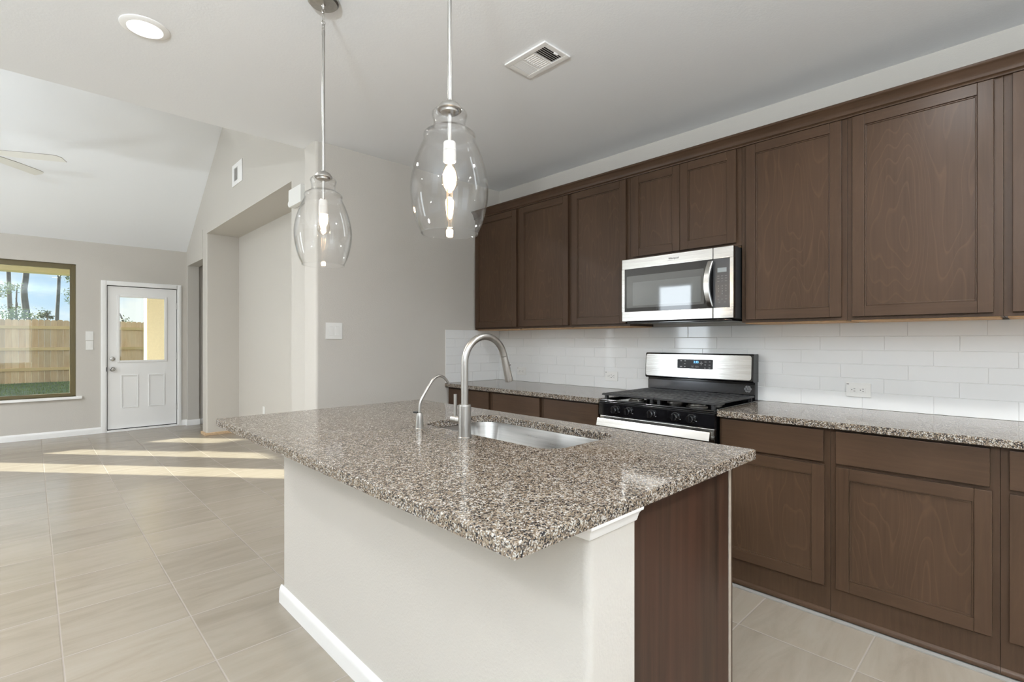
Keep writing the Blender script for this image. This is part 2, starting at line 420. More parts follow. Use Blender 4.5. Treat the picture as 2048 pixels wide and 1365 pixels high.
def lettering(txt, size, loc, facing, mat, parent, name, depth=0.0004, align='CENTER', sx=1.0):
    cu = bpy.data.curves.new('txt', 'FONT'); cu.body = txt; cu.size = size; cu.extrude = depth
    cu.align_x = align; cu.align_y = 'CENTER'
    t = bpy.data.objects.new('txt', cu); COL.objects.link(t)
    bpy.context.view_layer.update()
    me = bpy.data.meshes.new_from_object(t.evaluated_get(bpy.context.evaluated_depsgraph_get()))
    bpy.data.objects.remove(t, do_unlink=True); bpy.data.curves.remove(cu)
    if facing == '-X': R = Matrix(((0, 0, -1), (-1, 0, 0), (0, 1, 0))).to_4x4()
    else: R = Matrix(((1, 0, 0), (0, 0, -1), (0, 1, 0))).to_4x4()
    me.transform(Matrix.Translation(Vector(loc) - wloc(parent)) @ R @ Matrix.Diagonal((sx, 1, 1, 1)))
    me.name = name; me.materials.append(mat)
    o = bpy.data.objects.new(name, me); COL.objects.link(o); o.parent = parent
    return o

# ------------------------------------------------------------------ main dimensions
XW = 3.29          # cabinet wall
YK = 3.607         # wall at the end of the kitchen
YE = 3.828         # edge of the flat ceiling
XR = 1.721         # living room right wall
YF = 9.03          # far wall
XL = -4.0; YB = -3.0
ZC = 2.743; ZV = 2.656; SL = 0.65
RIDGE = 6.43; ZRIDGE = ZV + SL * (YF - RIDGE)

# ================================================================== SETTING
struct(box(XL - .12, XW + .12, YB - .12, YF + .12, -.12, 0), 'floor', M['floor'], 'beige stone-look square floor tiles with pale grout lines', 'floor')
struct(box(XL - .12, XW + .12, YB - .12, YE, ZC, ZC + .12), 'ceiling', M['ceil'], 'flat white textured kitchen ceiling', 'ceiling')
mb = MB()
mb.prism([(YF + .12, ZV - SL * .12), (RIDGE, ZRIDGE), (RIDGE, ZRIDGE + .15), (YF + .12, ZV + .15 - SL * .12)], 'x', XL - .12, XR + .15)
mb.prism([(YE - .001, ZC + .119), (YE - .001, ZC + .27), (RIDGE, ZRIDGE + .15), (RIDGE, ZRIDGE)], 'x', XL - .12, XR + .15)
struct(mb, 'ceiling_vault', M['ceil'], 'sloping white vaulted ceiling over the living room', 'ceiling')
# cabinet wall and kitchen end wall
struct(box(XW, XW + .12, YB - .12, YF + .12, 0, ZC), 'wall_right', M['wall'], 'greige wall behind the brown cabinets', 'wall')
struct(box(1.488, XW, YK, YE, 0, ZC, bev=.022, seg=4, only=lambda a, b: abs(a.z - b.z) > .5 and a.x < 2), 'wall_kitchen_end', M['wall'], 'greige wall with the two-gang switch closing the kitchen, rounded outer corner', 'wall')
# living-room right wall with two openings
WT = .15
mb = MB()
mb.box(XR, XR + WT, YE, 4.716, 0, ZC + .1)
mb.box(XR, XR + WT, 7.809, 8.031, 0, ZC + .1, bev=.018, seg=3, only=lambda a, b: abs(a.z - b.z) > .5 and abs(a.x - XR) < .01)
mb.box(XR, XR + WT, 8.94, YF, 0, ZC + .1)
mb.box(XR, XR + WT, 4.716, 7.809, 2.754, ZC + .1)
mb.box(XR, XR + WT, 8.031, 8.94, 2.437, ZC + .1)
zt = ZC + .1
mb.prism([(YE, zt), (YF, zt), (RIDGE, ZRIDGE + .12)], 'x', XR, XR + WT)
struct(mb, 'wall_living', M['wall'], 'greige gable wall of the living room with alcove and hall openings', 'wall')
# alcove
XA = 2.124
mb = MB()
mb.box(XA, XA + .1, 4.6, 7.93, 0, 2.86)
mb.box(XR + WT, XA, 7.809, 7.93, 0, 2.86)
mb.box(XR + WT, XA, 4.6, 4.716, 0, 2.86)
mb.box(XR + WT, XA, 4.716, 7.809, 2.754, 2.86)
struct(mb, 'wall_alcove', M['wall'], 'pale walls inside the shallow living room alcove', 'wall')
# hall behind the narrow doorway
mb = MB()
mb.box(XR + WT, XW, 7.93, 7.96, 0, 2.6)
mb.box(XR + WT, XW, 8.985, YF, 0, 2.6)
mb.box(XR + WT, XW, 7.96, 8.985, 2.5, 2.6)
struct(mb, 'wall_hall', M['wall'], 'shaded walls of the hall beyond the narrow doorway', 'wall')
struct(box(XR - .022, XA, 7.785, 7.809, 0, .036, bev=.002).box(XR - .022, XR, 7.809, 8.031, 0, .036, bev=.002), 'trim_1', M['pine'], 'bare pine strip at the foot of the pale pier', 'trim')
# far wall with window openings and door
W1 = (-1.09, .437); W2 = (-2.07, -1.49); WZ = (.536, 2.334); DR = (.745, 1.617, 2.095)
mb = MB()
y0, y1 = YF, YF + .12
mb.box(XL - .12, W2[0], y0, y1, -.12, ZV)
mb.box(W2[1], W1[0], y0, y1, 0, ZV); mb.box(W1[1], DR[0], y0, y1, 0, ZV); mb.box(DR[1], XW + .12, y0, y1, 0, ZV)
for w in (W1, W2):
    mb.box(w[0], w[1], y0, y1, -.12, WZ[0]); mb.box(w[0], w[1], y0, y1, WZ[1], ZV)
mb.box(DR[0], DR[1], y0, y1, DR[2], ZV)
struct(mb, 'wall_far', M['wall'], 'greige far wall with the picture window and white door', 'wall')
# back and left walls with their windows
LW = [((-.85, 2.85), (.15, 2.4)), ((4.85, 5.65), (.12, 2.5)), ((7.35, 8.75), (.55, 2.45))]
mb = MB(); x0, x1 = XL - .12, XL
ys = YB - .12
for (a, b), (za, zb) in LW:
    mb.box(x0, x1, ys, a, 0, ZC); mb.box(x0, x1, a, b, 0, za); mb.box(x0, x1, a, b, zb, ZC); ys = b
mb.box(x0, x1, ys, YF, 0, ZC)
mb.prism([(YE, ZC), (YF, ZC), (RIDGE, ZRIDGE + .12)], 'x', x0, x1)
struct(mb, 'wall_left', M['wall'], 'greige wall with the side windows', 'wall')
BW = [((-1.8, .02), (.6, 2.3)), ((1.0, 2.5), (.6, 2.3))]
mb = MB(); xs = XL
for (a, b), (za, zb) in BW:
    mb.box(xs, a, YB - .12, YB, 0, ZC); mb.box(a, b, YB - .12, YB, 0, za); mb.box(a, b, YB - .12, YB, zb, ZC); xs = b
mb.box(xs, XW, YB - .12, YB, 0, ZC)
struct(mb, 'wall_back', M['wall'], 'greige wall with windows behind the viewer', 'wall')
# baseboards
def baseboard(mb, a, b, wall, side):
    pr = [(0, 0), (.014, 0), (.014, .055), (.011, .068), (.006, .082), (0, .084)]
    if side == '-Y': mb.prism([(wall - q[0], q[1]) for q in pr], 'x', a, b)
    elif side == '-X': mb.prism([(wall - q[0], q[1]) for q in pr], 'y', a, b)
    elif side == '+X': mb.prism([(wall + q[0], q[1]) for q in pr], 'y', a, b)
mb = MB(); baseboard(mb, XL, .698, YF, '-Y'); baseboard(mb, 1.652, XR, YF, '-Y')
struct(mb, 'baseboard_far', M['white'], 'white baseboard along the far wall', 'baseboard')
mb = MB(); baseboard(mb, 8.94, YF - .014, XR, '-X'); baseboard(mb, XR - .014, XR + WT + .01, 8.94, '-Y'); baseboard(mb, XR + WT, XW, 8.985, '-Y')
struct(mb, 'baseboard_hall', M['white'], 'white baseboard turning into the narrow hall doorway', 'baseboard')
mb = MB(); baseboard(mb, 1.5, 2.64, YK, '-Y')
struct(mb, 'baseboard_kitchen', M['white'], 'white baseboard below the two-gang switch wall', 'baseboard')

# window in the far wall
def window(name, w, z, label, glass=True):
    t = thing(name, ((w[0] + w[1]) / 2, YF + .06, z[0]), label, 'window', kind='structure')
    ya, yb = YF + .045, YF + .105; f = .046
    fr = MB()
    fr.box(w[0], w[0] + f, ya, yb, z[0], z[1], bev=.004); fr.box(w[1] - f, w[1], ya, yb, z[0], z[1], bev=.004)
    fr.box(w[0] + f, w[1] - f, ya, yb, z[0], z[0] + f, bev=.004); fr.box(w[0] + f, w[1] - f, ya, yb, z[1] - f - .02, z[1], bev=.004)
    g = .014
    fr.box(w[0] + f, w[0] + f + g, ya + .012, yb, z[0] + f, z[1] - f - .02); fr.box(w[1] - f - g, w[1] - f, ya + .012, yb, z[0] + f, z[1] - f - .02)
    fr.build('window_frame', M['bronze'], t)
    box(w[0] + f, w[1] - f, YF + .078, YF + .083, z[0] + f, z[1] - f - .02).build('pane', M['winglass'], t)
    s = MB().prism([(YF - .045, z[0] - .032), (YF - .045, z[0] - .004), (YF - .041, z[0]), (YF + .045, z[0]), (YF + .045, z[0] - .032)], 'x', w[0] - .06, w[1] + .06)
    s.build('window_sill', M['white'], t)
    return t
window('window_1', W1, WZ, 'picture window with olive bronze frame beside the white door')
window('window_2', W2, WZ, 'narrow window with olive bronze frame further along the far wall')
def side_window(name, ax, a, b, za, zb, label):
    t = thing(name, (XL, (a + b) / 2, za) if ax == 'x' else ((a + b) / 2, YB, za), label, 'window', kind='structure')
    f = MB(); k = .045
    def bb(u0, u1, z0, z1):
        if ax == 'x': f.box(XL - .09, XL - .03, u0, u1, z0, z1, bev=.004)
        else: f.box(u0, u1, YB - .09, YB - .03, z0, z1, bev=.004)
    bb(a, a + k, za, zb); bb(b - k, b, za, zb); bb(a + k, b - k, za, za + k); bb(a + k, b - k, zb - k, zb)
    if b - a > 1.6: bb((a + b) / 2 - k / 2, (a + b) / 2 + k / 2, za + k, zb - k)
    f.build('window_frame', M['white'], t)
    return t
side_window('window_3', 'x', *LW[0][0], *LW[0][1], 'wide window of the dining side')
side_window('window_4', 'x', *LW[1][0], *LW[1][1], 'side window of the living room')
side_window('window_fill', 'x', *LW[2][0], *LW[2][1], 'unseen second side window, added to light the living room')  # opening added out of view to carry living room fill
side_window('window_5', 'y', *BW[0][0], *BW[0][1], 'front window behind the viewer')
side_window('window_6', 'y', *BW[1][0], *BW[1][1], 'second front window behind the viewer')

# door in the far wall
def build_door():
    t = thing('door_1', (1.18, YF + .03, 0), 'white half-glazed back door with two lower panels and nickel knobs', 'door', kind='structure')
    X0, X1 = .773, 1.592
    c = MB()
    for (a, b, z0, z1) in ((.698, .763, 0, 2.14), (1.602, 1.652, 0, 2.14), (.763, 1.602, 2.078, 2.14)):
        c.box(a, b, YF - .018, YF, z0, z1, bev=.003)
        c.box(a + .012, b - .012, YF - .024, YF - .016, z0, z1 - .012, bev=.003)
    c.box(.745, .763, YF, YF + .12, 0, 2.095); c.box(1.602, 1.617, YF, YF + .12, 0, 2.095); c.box(.763, 1.602, YF, YF + .12, 2.078, 2.095)
    c.build('door_frame', M['white'], t)
    box(.7625, .790, YF + .0575, YF + .085, .03, 2.078).box(1.575, 1.6025, YF + .0575, YF + .085, .03, 2.078).box(.790, 1.575, YF + .0575, YF + .085, 2.05, 2.0785).build('weather_strip', M['slot'], t)
    p = MB(); ya, yb = YF + .012, YF + .056
    LX0, LX1, LZ0, LZ1 = .909, 1.444, 1.010, 1.918
    p.box(X0, LX0, ya, yb, .038, 2.068); p.box(LX1, X1, ya, yb, .038, 2.068)
    p.box(LX0, LX1, ya, yb, .038, LZ0); p.box(LX0, LX1, ya, yb, LZ1, 2.068)
    for (a, b) in ((.925, 1.125), (1.245, 1.445)):
        for (r, d, q) in ((0, .004, .010), (.018, -.001, .006)):
            z0, z1 = .33 + r, .80 - r
            for (u0, u1, v0, v1) in ((a + r, a + r + q, z0, z1), (b - r - q, b - r, z0, z1), (a + r + q, b - r - q, z0, z0 + q), (a + r + q, b - r - q, z1 - q, z1)):
                p.box(u0, u1, ya - .005 - d, ya, v0, v1, bev=.002)
    p.build('door_panel', M['door'], t)
    m = MB(); k = .03
    for (u0, u1, v0, v1) in ((LX0 - k, LX0, LZ0 - k, LZ1 + k), (LX1, LX1 + k, LZ0 - k, LZ1 + k), (LX0, LX1, LZ0 - k, LZ0), (LX0, LX1, LZ1, LZ1 + k)):
        m.box(u0, u1, ya - .012, ya, v0, v1, bev=.005)
    m.build('glazing_frame', M['door'], t)
    box(LX0, LX1, YF + .03, YF + .035, LZ0, LZ1).build('pane', M['winglass'], t)
    for nm, z in (('deadbolt', 1.035), ('door_knob', .888)):
        k = MB()
        if nm == 'door_knob': k.lathe([(0, -.062), (.018, -.060), (.026, -.050), (.027, -.040), (.020, -.028), (.011, -.022), (.011, -.010), (.032, -.008), (.034, 0), (0, 0)], (.828, ya, z), 24, 'y')
        else: k.lathe([(0, -.026), (.012, -.026), (.014, -.014), (.028, -.012), (.032, 0), (0, 0)], (.828, ya, z), 24, 'y').box(.823, .833, ya - .034, ya - .02, z - .016, z + .016, bev=.003)
        k.build(nm, M['chrome'], t)
    for z in (.30, 1.06, 1.82):
        MB().tube([(1.600, YF + .004, z - .05), (1.600, YF + .004, z + .05)], .007, 10).build('hinge', M['nickel'], t)
    box(X0, X1, YF + .012, YF + .056, .026, .038).build('door_sweep', M['slot'], t)
    box(.763, 1.602, YF - .035, YF + .12, 0, .026, bev=.004).build('threshold', M['white'], t)
    box(.757, .766, YF - .021, YF - .004, .86, .92).build('strike_plate', M['darkmetal'], t)
build_door()

# ================================================================== CABINETS
XF = 2.985          # face of wall cabinets
XDU = 2.965         # face of their doors
XB = 2.68; XDB = 2.66
def shaker(mb, y0, y1, z0, z1, xf, th=.020, st=.052, rec=.009):
    """framed door facing -X; material 0 vertical grain, 1 horizontal"""
    xb = xf + th
    mb.mi = 0
    mb.box(xf, xb, y0, y0 + st, z0, z1, bev=.0025); mb.box(xf, xb, y1 - st, y1, z0, z1, bev=.0025)
    mb.mi = 1
    mb.box(xf, xb, y0 + st, y1 - st, z0, z0 + st, bev=.0018); mb.box(xf, xb, y0 + st, y1 - st, z1 - st, z1, bev=.0018)
    mb.mi = 0
    b = .007; h = xf + rec * .55
    mb.box(h, xb, y0 + st, y0 + st + b, z0 + st, z1 - st, bev=.002); mb.box(h, xb, y1 - st - b, y1 - st, z0 + st, z1 - st, bev=.002)
    mb.box(h, xb, y0 + st + b, y1 - st - b, z0 + st, z0 + st + b, bev=.002); mb.box(h, xb, y0 + st + b, y1 - st - b, z1 - st - b, z1 - st, bev=.002)
    mb.mi = 2
    mb.box(xf + rec, xb - .002, y0 + st + b, y1 - st - b, z0 + st + b, z1 - st - b)
    mb.mi = 0
def wall_cabinet(y0, y1, z0, z1, doors, label, zb=None):
    t = thing('wall_cabinet', ((XF + XW) / 2, (y0 + y1) / 2, z0), label, 'cabinet', 'dark brown wall cabinets')
    c = MB(); g = .0006
    c.box(XF, XW - .001, y0 + g, y1 - g, z0 + .006, z1, bev=.001)
    c.mi = 1; c.box(XF + .02, XW - .002, y0 + .012, y1 - .012, z0, z0 + .007); c.mi = 0
    c.build('cabinet_box', [M['wood'], M['rawply']], t)
    for d in doors:
        mb = MB(); shaker(mb, d[0], d[1], zb or (z0 + .022), z1 - .045, XDU)
        mb.build('cabinet_door', [M['wood'], M['woodh'], M['woodpanel']], t)
    return t
ZU0, ZU1 = 1.385, 2.452
wall_cabinet(3.020, YK - .002, ZU0, ZU1, [(3.041, 3.585)], 'dark brown wall cabinet in the corner against the greige end wall')
wall_cabinet(2.455, 3.020, ZU0, ZU1, [(2.473, 2.999)], 'dark brown wall cabinet with one door, second from the greige end wall')
wall_cabinet(1.931, 2.455, ZU0, ZU1, [(1.955, 2.436)], 'dark brown wall cabinet directly on the far side of the microwave')
wall_cabinet(1.177, 1.931, 1.836, ZU1, [(1.5555, 1.906), (1.205, 1.5535)], 'short dark brown two-door wall cabinet above the microwave', 1.860)
wall_cabinet(.654, 1.177, ZU0, ZU1, [(.677, 1.148)], 'dark brown wall cabinet on the near side of the microwave')
wall_cabinet(.089, .654, ZU0, ZU1, [(.119, .631)], 'widest dark brown wall cabinet, with a warm glint at its top rail')
wall_cabinet(-.50, .089, ZU0, ZU1, [(-.47, .062)], 'dark brown wall cabinet cut off by the right photo edge')
# crown along the wall cabinets
pr = [(0, 0), (-.014, .0), (-.016, .006), (-.012, .012), (-.018, .016), (-.020, .024), (-.024, .038), (-.034, .052), (-.046, .060), (-.048, .064), (-.048, .072), (0, .072)]
mb = MB().prism([(XF + q[0], 2.412 + q[1]) for q in pr], 'y', -.5, YK - .001)
tag(mb.build('cabinet_crown', M['woodh'], sharp=24), 'dark brown crown moulding running along the top of the wall cabinets', 'moulding')

def base_cabinet(y0, y1, drawer, door, label, split=False):
    t = thing('base_cabinet', ((XB + XW) / 2, (y0 + y1) / 2, 0), label, 'cabinet', 'dark brown base cabinets')
    c = MB(); c.box(XB, XW - .001, y0 + .0006, y1 - .0006, .0, .8815, bev=.001)
    c.build('cabinet_box', M['wood'], t)
    box(XDB, XB, drawer[0], drawer[1], .721, .870, bev=.003).build('drawer', M['woodh'], t)
    mb = MB(); shaker(mb, door[0], door[1], .146, .706, XDB)
    mb.build('cabinet_door', [M['wood'], M['woodh'], M['woodpanel']], t)
    s = MB().prism([(XB, .012), (XB - .011, .012), (XB - .011, .020), (XB - .008, .028), (XB - .003, .033), (XB, .034)], 'y', y0 + .0006, y1 - .0006)
    s.build('shoe_moulding', M['woodh'], t, sharp=60)
    return t
base_cabinet(3.020, YK - .002, (3.047, 3.583), (3.047, 3.583), 'dark brown base cabinet in the corner by the greige end wall')
base_cabinet(2.463, 3.020, (2.486, 3.016 - .018), (2.486, 2.998), 'dark brown base cabinet midway between the corner and the range')
base_cabinet(1.946, 2.463, (1.962, 2.440), (1.962, 2.440), 'dark brown base cabinet on the far side of the range')
base_cabinet(.654, 1.174, (.680, 1.157), (.676, 1.157), 'dark brown base cabinet next to the near side of the range')
base_cabinet(.089, .654, (.117, .630), (.111, .630), 'wide dark brown base cabinet with wavy grain door, under the two-socket outlet')
base_cabinet(-.50, .089, (-.47, .064), (-.47, .064), 'dark brown base cabinet cut off at the right photo edge')
mb = MB(); mb.box(XB - .034, XB, -.5, 1.174, .0, .006, bev=.001).box(XB - .034, XB, 1.946, YK - .001, 0, .006, bev=.001)
struct(mb, 'trim_2', M['caulk'], 'pale grout strip along the foot of the base cabinets', 'trim')

# counters
XC = 2.636
def slab(x0, x1, y0, y1, label):
    return tag(box(x0, x1, y0, y1, .882, .914, bev=.004, seg=2).build('countertop', M['granite']), label, 'countertop')
slab(XC, XW - .001, 1.946, YK - .001, 'speckled granite countertop in the corner beyond the range')
slab(XC, XW - .001, -.5, 1.172, 'speckled granite countertop on the near side of the range, below the outlet')

# backsplash: real tiles over a grout bed
def backsplash():
    RH = .0768; ZT = 1.3865; L = .3012; TH = .008; gap = .0008
    phase = [.153, .251, .350, .150, .253, .350]
    phx = [2.848, 2.745, 2.640, 2.848, 2.745, 2.944]
    rnd = random.Random(3)
    for part in (0, 1):
        mb = MB(); mb.mi = 1
        if part == 0: mb.box(XW - .006, XW - .0005, -.5, YK - .0005, .9145, ZT - .001)
        else: mb.box(2.642, XW - .0095, YK - .006, YK - .0005, .9145, ZT - .001)
        mb.mi = 0
        for r in range(6):
            z1 = ZT - r * RH - gap; z0 = max(.9145, ZT - (r + 1) * RH + gap)
            if r == 5: z0 = .9145
            q = (phase if part == 0 else phx)[r]; lo, hi = (-.5, YK - .0005) if part == 0 else (2.6425, XW - .0095)
            while q > lo: q -= L
            while q < hi - .01:
                a, b = max(q + gap, lo), min(q + L - gap, hi)
                if b - a > .01:
                    n0 = len(mb.bm.verts)
                    if part: mb.box(a, b, YK - TH - .001, YK - .004, z0, z1, bev=.0022)
                    else:
                        mb.box(XW - TH - .001, XW - .004, a, b, z0, z1, bev=.0022)
                        mb.bm.verts.ensure_lookup_table()
                        ty, tz = rnd.uniform(-.0012, .0012), rnd.uniform(-.0012, .0012)
                        for v in mb.bm.verts[n0:]:
                            if v.co.x < XW - .0045: v.co.x += (v.co.y - (a + b) / 2) * ty + (v.co.z - (z0 + z1) / 2) * tz
                q += L
        tag(mb.build('backsplash', [M['tile'], M['grout']]), 'white glossy subway tile backsplash running behind the range and counters' if part == 0 else 'short return of white subway tile on the greige end wall beside the corner counter', 'backsplash')
backsplash()

# ================================================================== MICROWAVE
def microwave():
    y0, y1 = 1.183, 1.928; xf = 2.880; z0, z1 = 1.416, 1.832
    t = thing('microwave', ((xf + XW) / 2, (y0 + y1) / 2, z0), 'stainless over-range microwave with black window below the short cabinet', 'microwave')
    b = MB().box(xf + .03, XW - .01, y0 + .004, y1 - .004, z0, z1, bev=.003)
    b.build('body', M['darkmetal'], t)
    box(xf + .028, XW - .02, y0 + .02, y1 - .02, z0 - .016, z0 - .0005, bev=.004).build('underside_grille', M['black'], t)
    seam = 1.302
    d = MB(); th = .03
    wy0, wy1, wz0, wz1 = seam + .0015, 1.907, 1.480, 1.764
    d.box(xf, xf + th, seam + .0015, y1, wz1, z1 - .001, bev=.003); d.box(xf, xf + th, seam + .0015, y1, z0 + .001, wz0, bev=.003)
    d.box(xf, xf + th, wy1, y1, wz0, wz1)
    door = d.build('door', M['steel'], t)
    MB().prism(round_rect(wy0, wy1, wz0, wz1, .008, right=False), 'x', xf + .0015, xf + .02).build('window', M['blackglass'], door)
    MB().prism(round_rect(1.357, 1.891, 1.505, 1.717, .004), 'x', xf + .0008, xf + .002).build('window_mesh', M['mwglass'], door)
    MB().prism(round_rect(1.375, 1.844, 1.519, 1.673, .004), 'x', xf + .0003, xf + .0012).build('inner_window', M['mwinner'], door)
    lettering('Whirlpool', .0185, (xf - .0004, 1.552, 1.801), '-X', M['darktext'], door, 'lettering', sx=.88)
    MB().tube([(xf - .0004, 1.575 - .02 * math.cos(a), 1.7915 - .0028 * math.sin(a)) for a in [PI * k / 10 for k in range(11)]], .0005, 6).build('logo_swoosh', M['darktext'], door)
    p = MB()
    p.box(xf, xf + th, y0, seam - .0015, 1.764, z1 - .001, bev=.003); p.box(xf, xf + th, y0, seam - .0015, z0 + .001, 1.480, bev=.003); p.box(xf, xf + th, y0, 1.203, 1.480, 1.764)
    pan = p.build('control_panel', M['steel'], t)
    MB().prism(round_rect(1.203, seam - .0015, 1.480, 1.764, .010, left=False), 'x', xf + .0008, xf + .02).build('keypad', M['mwpanel'], pan)
    box(xf - .0002, xf + .002, 1.222, 1.275, 1.684, 1.7095).build('display', M['lcd'], pan)
    for r, row in enumerate(('123', '456', '789', ' 0 ')):
        for c, ch in enumerate(row):
            if ch != ' ': lettering(ch, .008, (xf + .0004, 1.268 - .021 * c, 1.604 - .015 * r), '-X', M['mark'], pan, 'key_label')
    def mark(y, z, w): box(xf + .0003, xf + .002, y - w, y + w, z - .0012, z + .0012).build('key_legend', M['dim'], pan)
    for z in (1.662, 1.648, 1.632):
        for y in (1.270, 1.248, 1.226): mark(y, z, .006)
    for z, yy in ((1.545, (1.270, 1.226)), (1.528, (1.270, 1.248, 1.226)), (1.510, (1.264, 1.232))):
        for y in yy: mark(y, z, .005)
    # bowed handle
    h = MB(); n = 18; ring = []
    for i in range(n + 1):
        s = i / n; z = 1.487 + (1.752 - 1.487) * s; q = math.sin(PI * s)
        xo = xf - .016 - .028 * q ** .8; ya, yb = 1.294 + .012 * q, 1.327 + .014 * q
        ring.append([h.bm.verts.new(v) for v in ((xo, ya, z), (xo - .005, ya + .004, z), (xo - .005, yb - .004, z), (xo, yb, z), (xo + .014, yb, z), (xo + .014, ya, z))])
    for i in range(n):
        for k2 in range(6): h.bm.faces.new((ring[i][k2], ring[i][(k2 + 1) % 6], ring[i + 1][(k2 + 1) % 6], ring[i + 1][k2]))
    h.bm.faces.new(ring[0]); h.bm.faces.new(ring[-1][::-1]); bmesh.ops.recalc_face_normals(h.bm, faces=h.bm.faces)
    for z in (1.497, 1.742): h.box(xf - .012, xf + .001, 1.299, 1.322, z - .008, z + .008)
    h.build('door_handle', M['steel'], door)
def round_rect(y0, y1, z0, z1, r, n=5, left=True, right=True):
    pts = []
    for cy, cz, a0, on in ((y1 - r, z1 - r, 0, left), (y0 + r, z1 - r, PI / 2, right), (y0 + r, z0 + r, PI, right), (y1 - r, z0 + r, 1.5 * PI, left)):
        if on: pts += [(cy + r * math.cos(a0 + PI / 2 * k / n), cz + r * math.sin(a0 + PI / 2 * k / n)) for k in range(n + 1)]
        else: pts.append((cy + (r if cy > (y0 + y1) / 2 else -r), cz + (r if cz > (z0 + z1) / 2 else -r)))
    return pts
microwave()

# ================================================================== RANGE
def gas_range():
    y0, y1 = 1.182, 1.940; xf = 2.65
    t = thing('gas_range', ((xf + XW) / 2, 1.561, 0), 'stainless and black gas range between the granite counters', 'stove')
    box(xf + .03, XW - .03, y0 + .004, y1 - .004, .02, .80, bev=.003).box(xf + .01, XW - .012, y0 + .002, y1 - .002, .80, .895, bev=.004).build('body', M['black'], t)
    # cooktop tray with raised rim
    c = MB()
    c.box(xf - .004, XW - .07, y0, y1, .893, .900, bev=.003)
    c.box(xf - .004, xf + .020, y0, y1, .900, .912, bev=.005); c.box(xf + .02, XW - .07, y0, y0 + .012, .900, .913, bev=.005); c.box(xf + .02, XW - .07, y1 - .012, y1, .900, .913, bev=.005)
    c.build('cooktop', M['black'], t)
    box(xf + .02, XW - .06, y0 - .0035, y0 + .002, .905, .9165, bev=.001).build('side_trim', M['steel'], t)
    for by, bx, r in ((1.36, 2.80, .048), (1.76, 2.80, .042), (1.36, 3.05, .038), (1.76, 3.05, .042), (1.56, 2.925, .040)):
        bb = MB().lathe([(0, 0), (r + .012, 0), (r + .012, .006), (r, .010), (r, .018), (r - .004, .022), (0, .022)], (bx, by, .900), 28)
        br = bb.build('burner', M['burner'], t)
        MB().lathe([(0, 0), (r - .006, 0), (r - .004, .004), (r - .008, .008), (0, .008)], (bx, by, .9225), 28).build('burner_cap', M['cast'], br)
    # two continuous cast grates
    zt = .9485
    for ga, gb in ((y0 + .006, 1.5585), (1.5635, y1 - .006)):
        g = MB(); xa, xb = xf + .022, XW - .085
        g.prism([(xa - .012, zt - .010), (xa - .006, zt - .001), (xa, zt), (xa + .02, zt), (xa + .02, zt - .012), (xa, zt - .013)], 'y', ga, gb)
        g.box(xb - .018, xb, ga, gb, zt - .012, zt, bev=.003)
        g.box(xa + .016, xb - .014, ga, ga + .018, zt - .012, zt, bev=.003); g.box(xa + .016, xb - .014, gb - .018, gb, zt - .012, zt, bev=.003)
        n = 9
        for i in range(1, n):
            yy = ga + (gb - ga) * i / n
            for (xs, xe) in ((xa + .016, xa + .125), (xa + .148, xa + .235), (xa + .258, xa + .355), (xa + .378, xb - .014)):
                g.box(xs, xe, yy - .0155, yy + .0155, zt - .011, zt, bev=.003)
        for xx in (xa + .135, xa + .247, xa + .367): g.box(xx - .015, xx + .015, ga + .014, gb - .014, zt - .011, zt - .0005, bev=.003)
        for xx in (xa + .012, xb - .012):
            for yy in (ga + .022, gb - .022): g.prism([(xx - .009, yy - .009), (xx + .009, yy - .009), (xx + .009, yy + .009), (xx - .009, yy + .009)], 'z', .900, zt - .010)
        g.build('grate', M['cast'], t)
    # control panel with knobs
    cp = MB().prism([(xf + .028, .815), (xf - .012, .815), (xf - .014, .819), (xf - .013, .888), (xf - .008, .893), (xf + .028, .893)], 'y', y0 + .001, y1 - .001)
    pan = cp.build('control_panel', M['black'], t)
    for ky in (1.814, 1.717, 1.561, 1.408, 1.313):
        k = MB().lathe([(0, -.030), (.017, -.030), (.021, -.026), (.023, -.006), (.026, -.003), (.026, .008), (0, .008)], (xf - .014, ky, .855), 28, 'x')
        kn = k.build('knob', M['blackglass'], t)
        box(xf - .050, xf - .040, ky - .0045, ky + .0045, .834, .877, bev=.003).build('grip', M['blackglass'], kn)
        lg = MB()
        for dy, dz, w in ((.024, .024, .006), (-.028, .020, .006), (-.031, .004, .003), (.0, .031, .004), (-.028, -.012, .003)): lg.box(xf - .0135 + dz * .12, xf - .008 + dz * .12, ky + dy - w, ky + dy + w, .855 + dz - .0015, .855 + dz + .0015)
        lg.build('legend', M['mark'], kn)
    # oven door
    d = MB()
    d.box(xf - .006, xf + .03, y0 + .004, y1 - .004, .20, .770, bev=.004)
    d.box(xf - .006, xf + .03, y0 + .004, y1 - .004, .7705, .8095, bev=.004)
    dr = d.build('oven_door', M['steel'], t)
    for a, b in ((1.73, 1.811), (1.577, 1.714), (1.424, 1.562), (1.331, 1.409)): box(xf - .0075, xf - .003, a, b, .783, .791).build('vent_slot', M['slot'], dr)
    box(xf - .0075, xf - .003, y0 + .07, y1 - .07, .28, .66).build('oven_window', M['blackglass'], dr)
    h = MB().prism([(xf - .058, .752), (xf - .048, .790), (xf - .045, .797), (xf - .038, .799), (xf - .034, .796), (xf - .034, .752), (xf - .040, .748), (xf - .052, .748)], 'y', 1.194, 1.928)
    h.box(xf - .036, xf - .005, 1.20, 1.225, .756, .790); h.box(xf - .036, xf - .005, 1.897, 1.922, .756, .790)
    h.build('door_handle', M['steel'], dr)
    box(xf - .004, xf + .03, y0 + .004, y1 - .004, .03, .193, bev=.004).build('storage_drawer', M['steel'], t)
    # backguard
    XG = 3.200
    bg = MB()
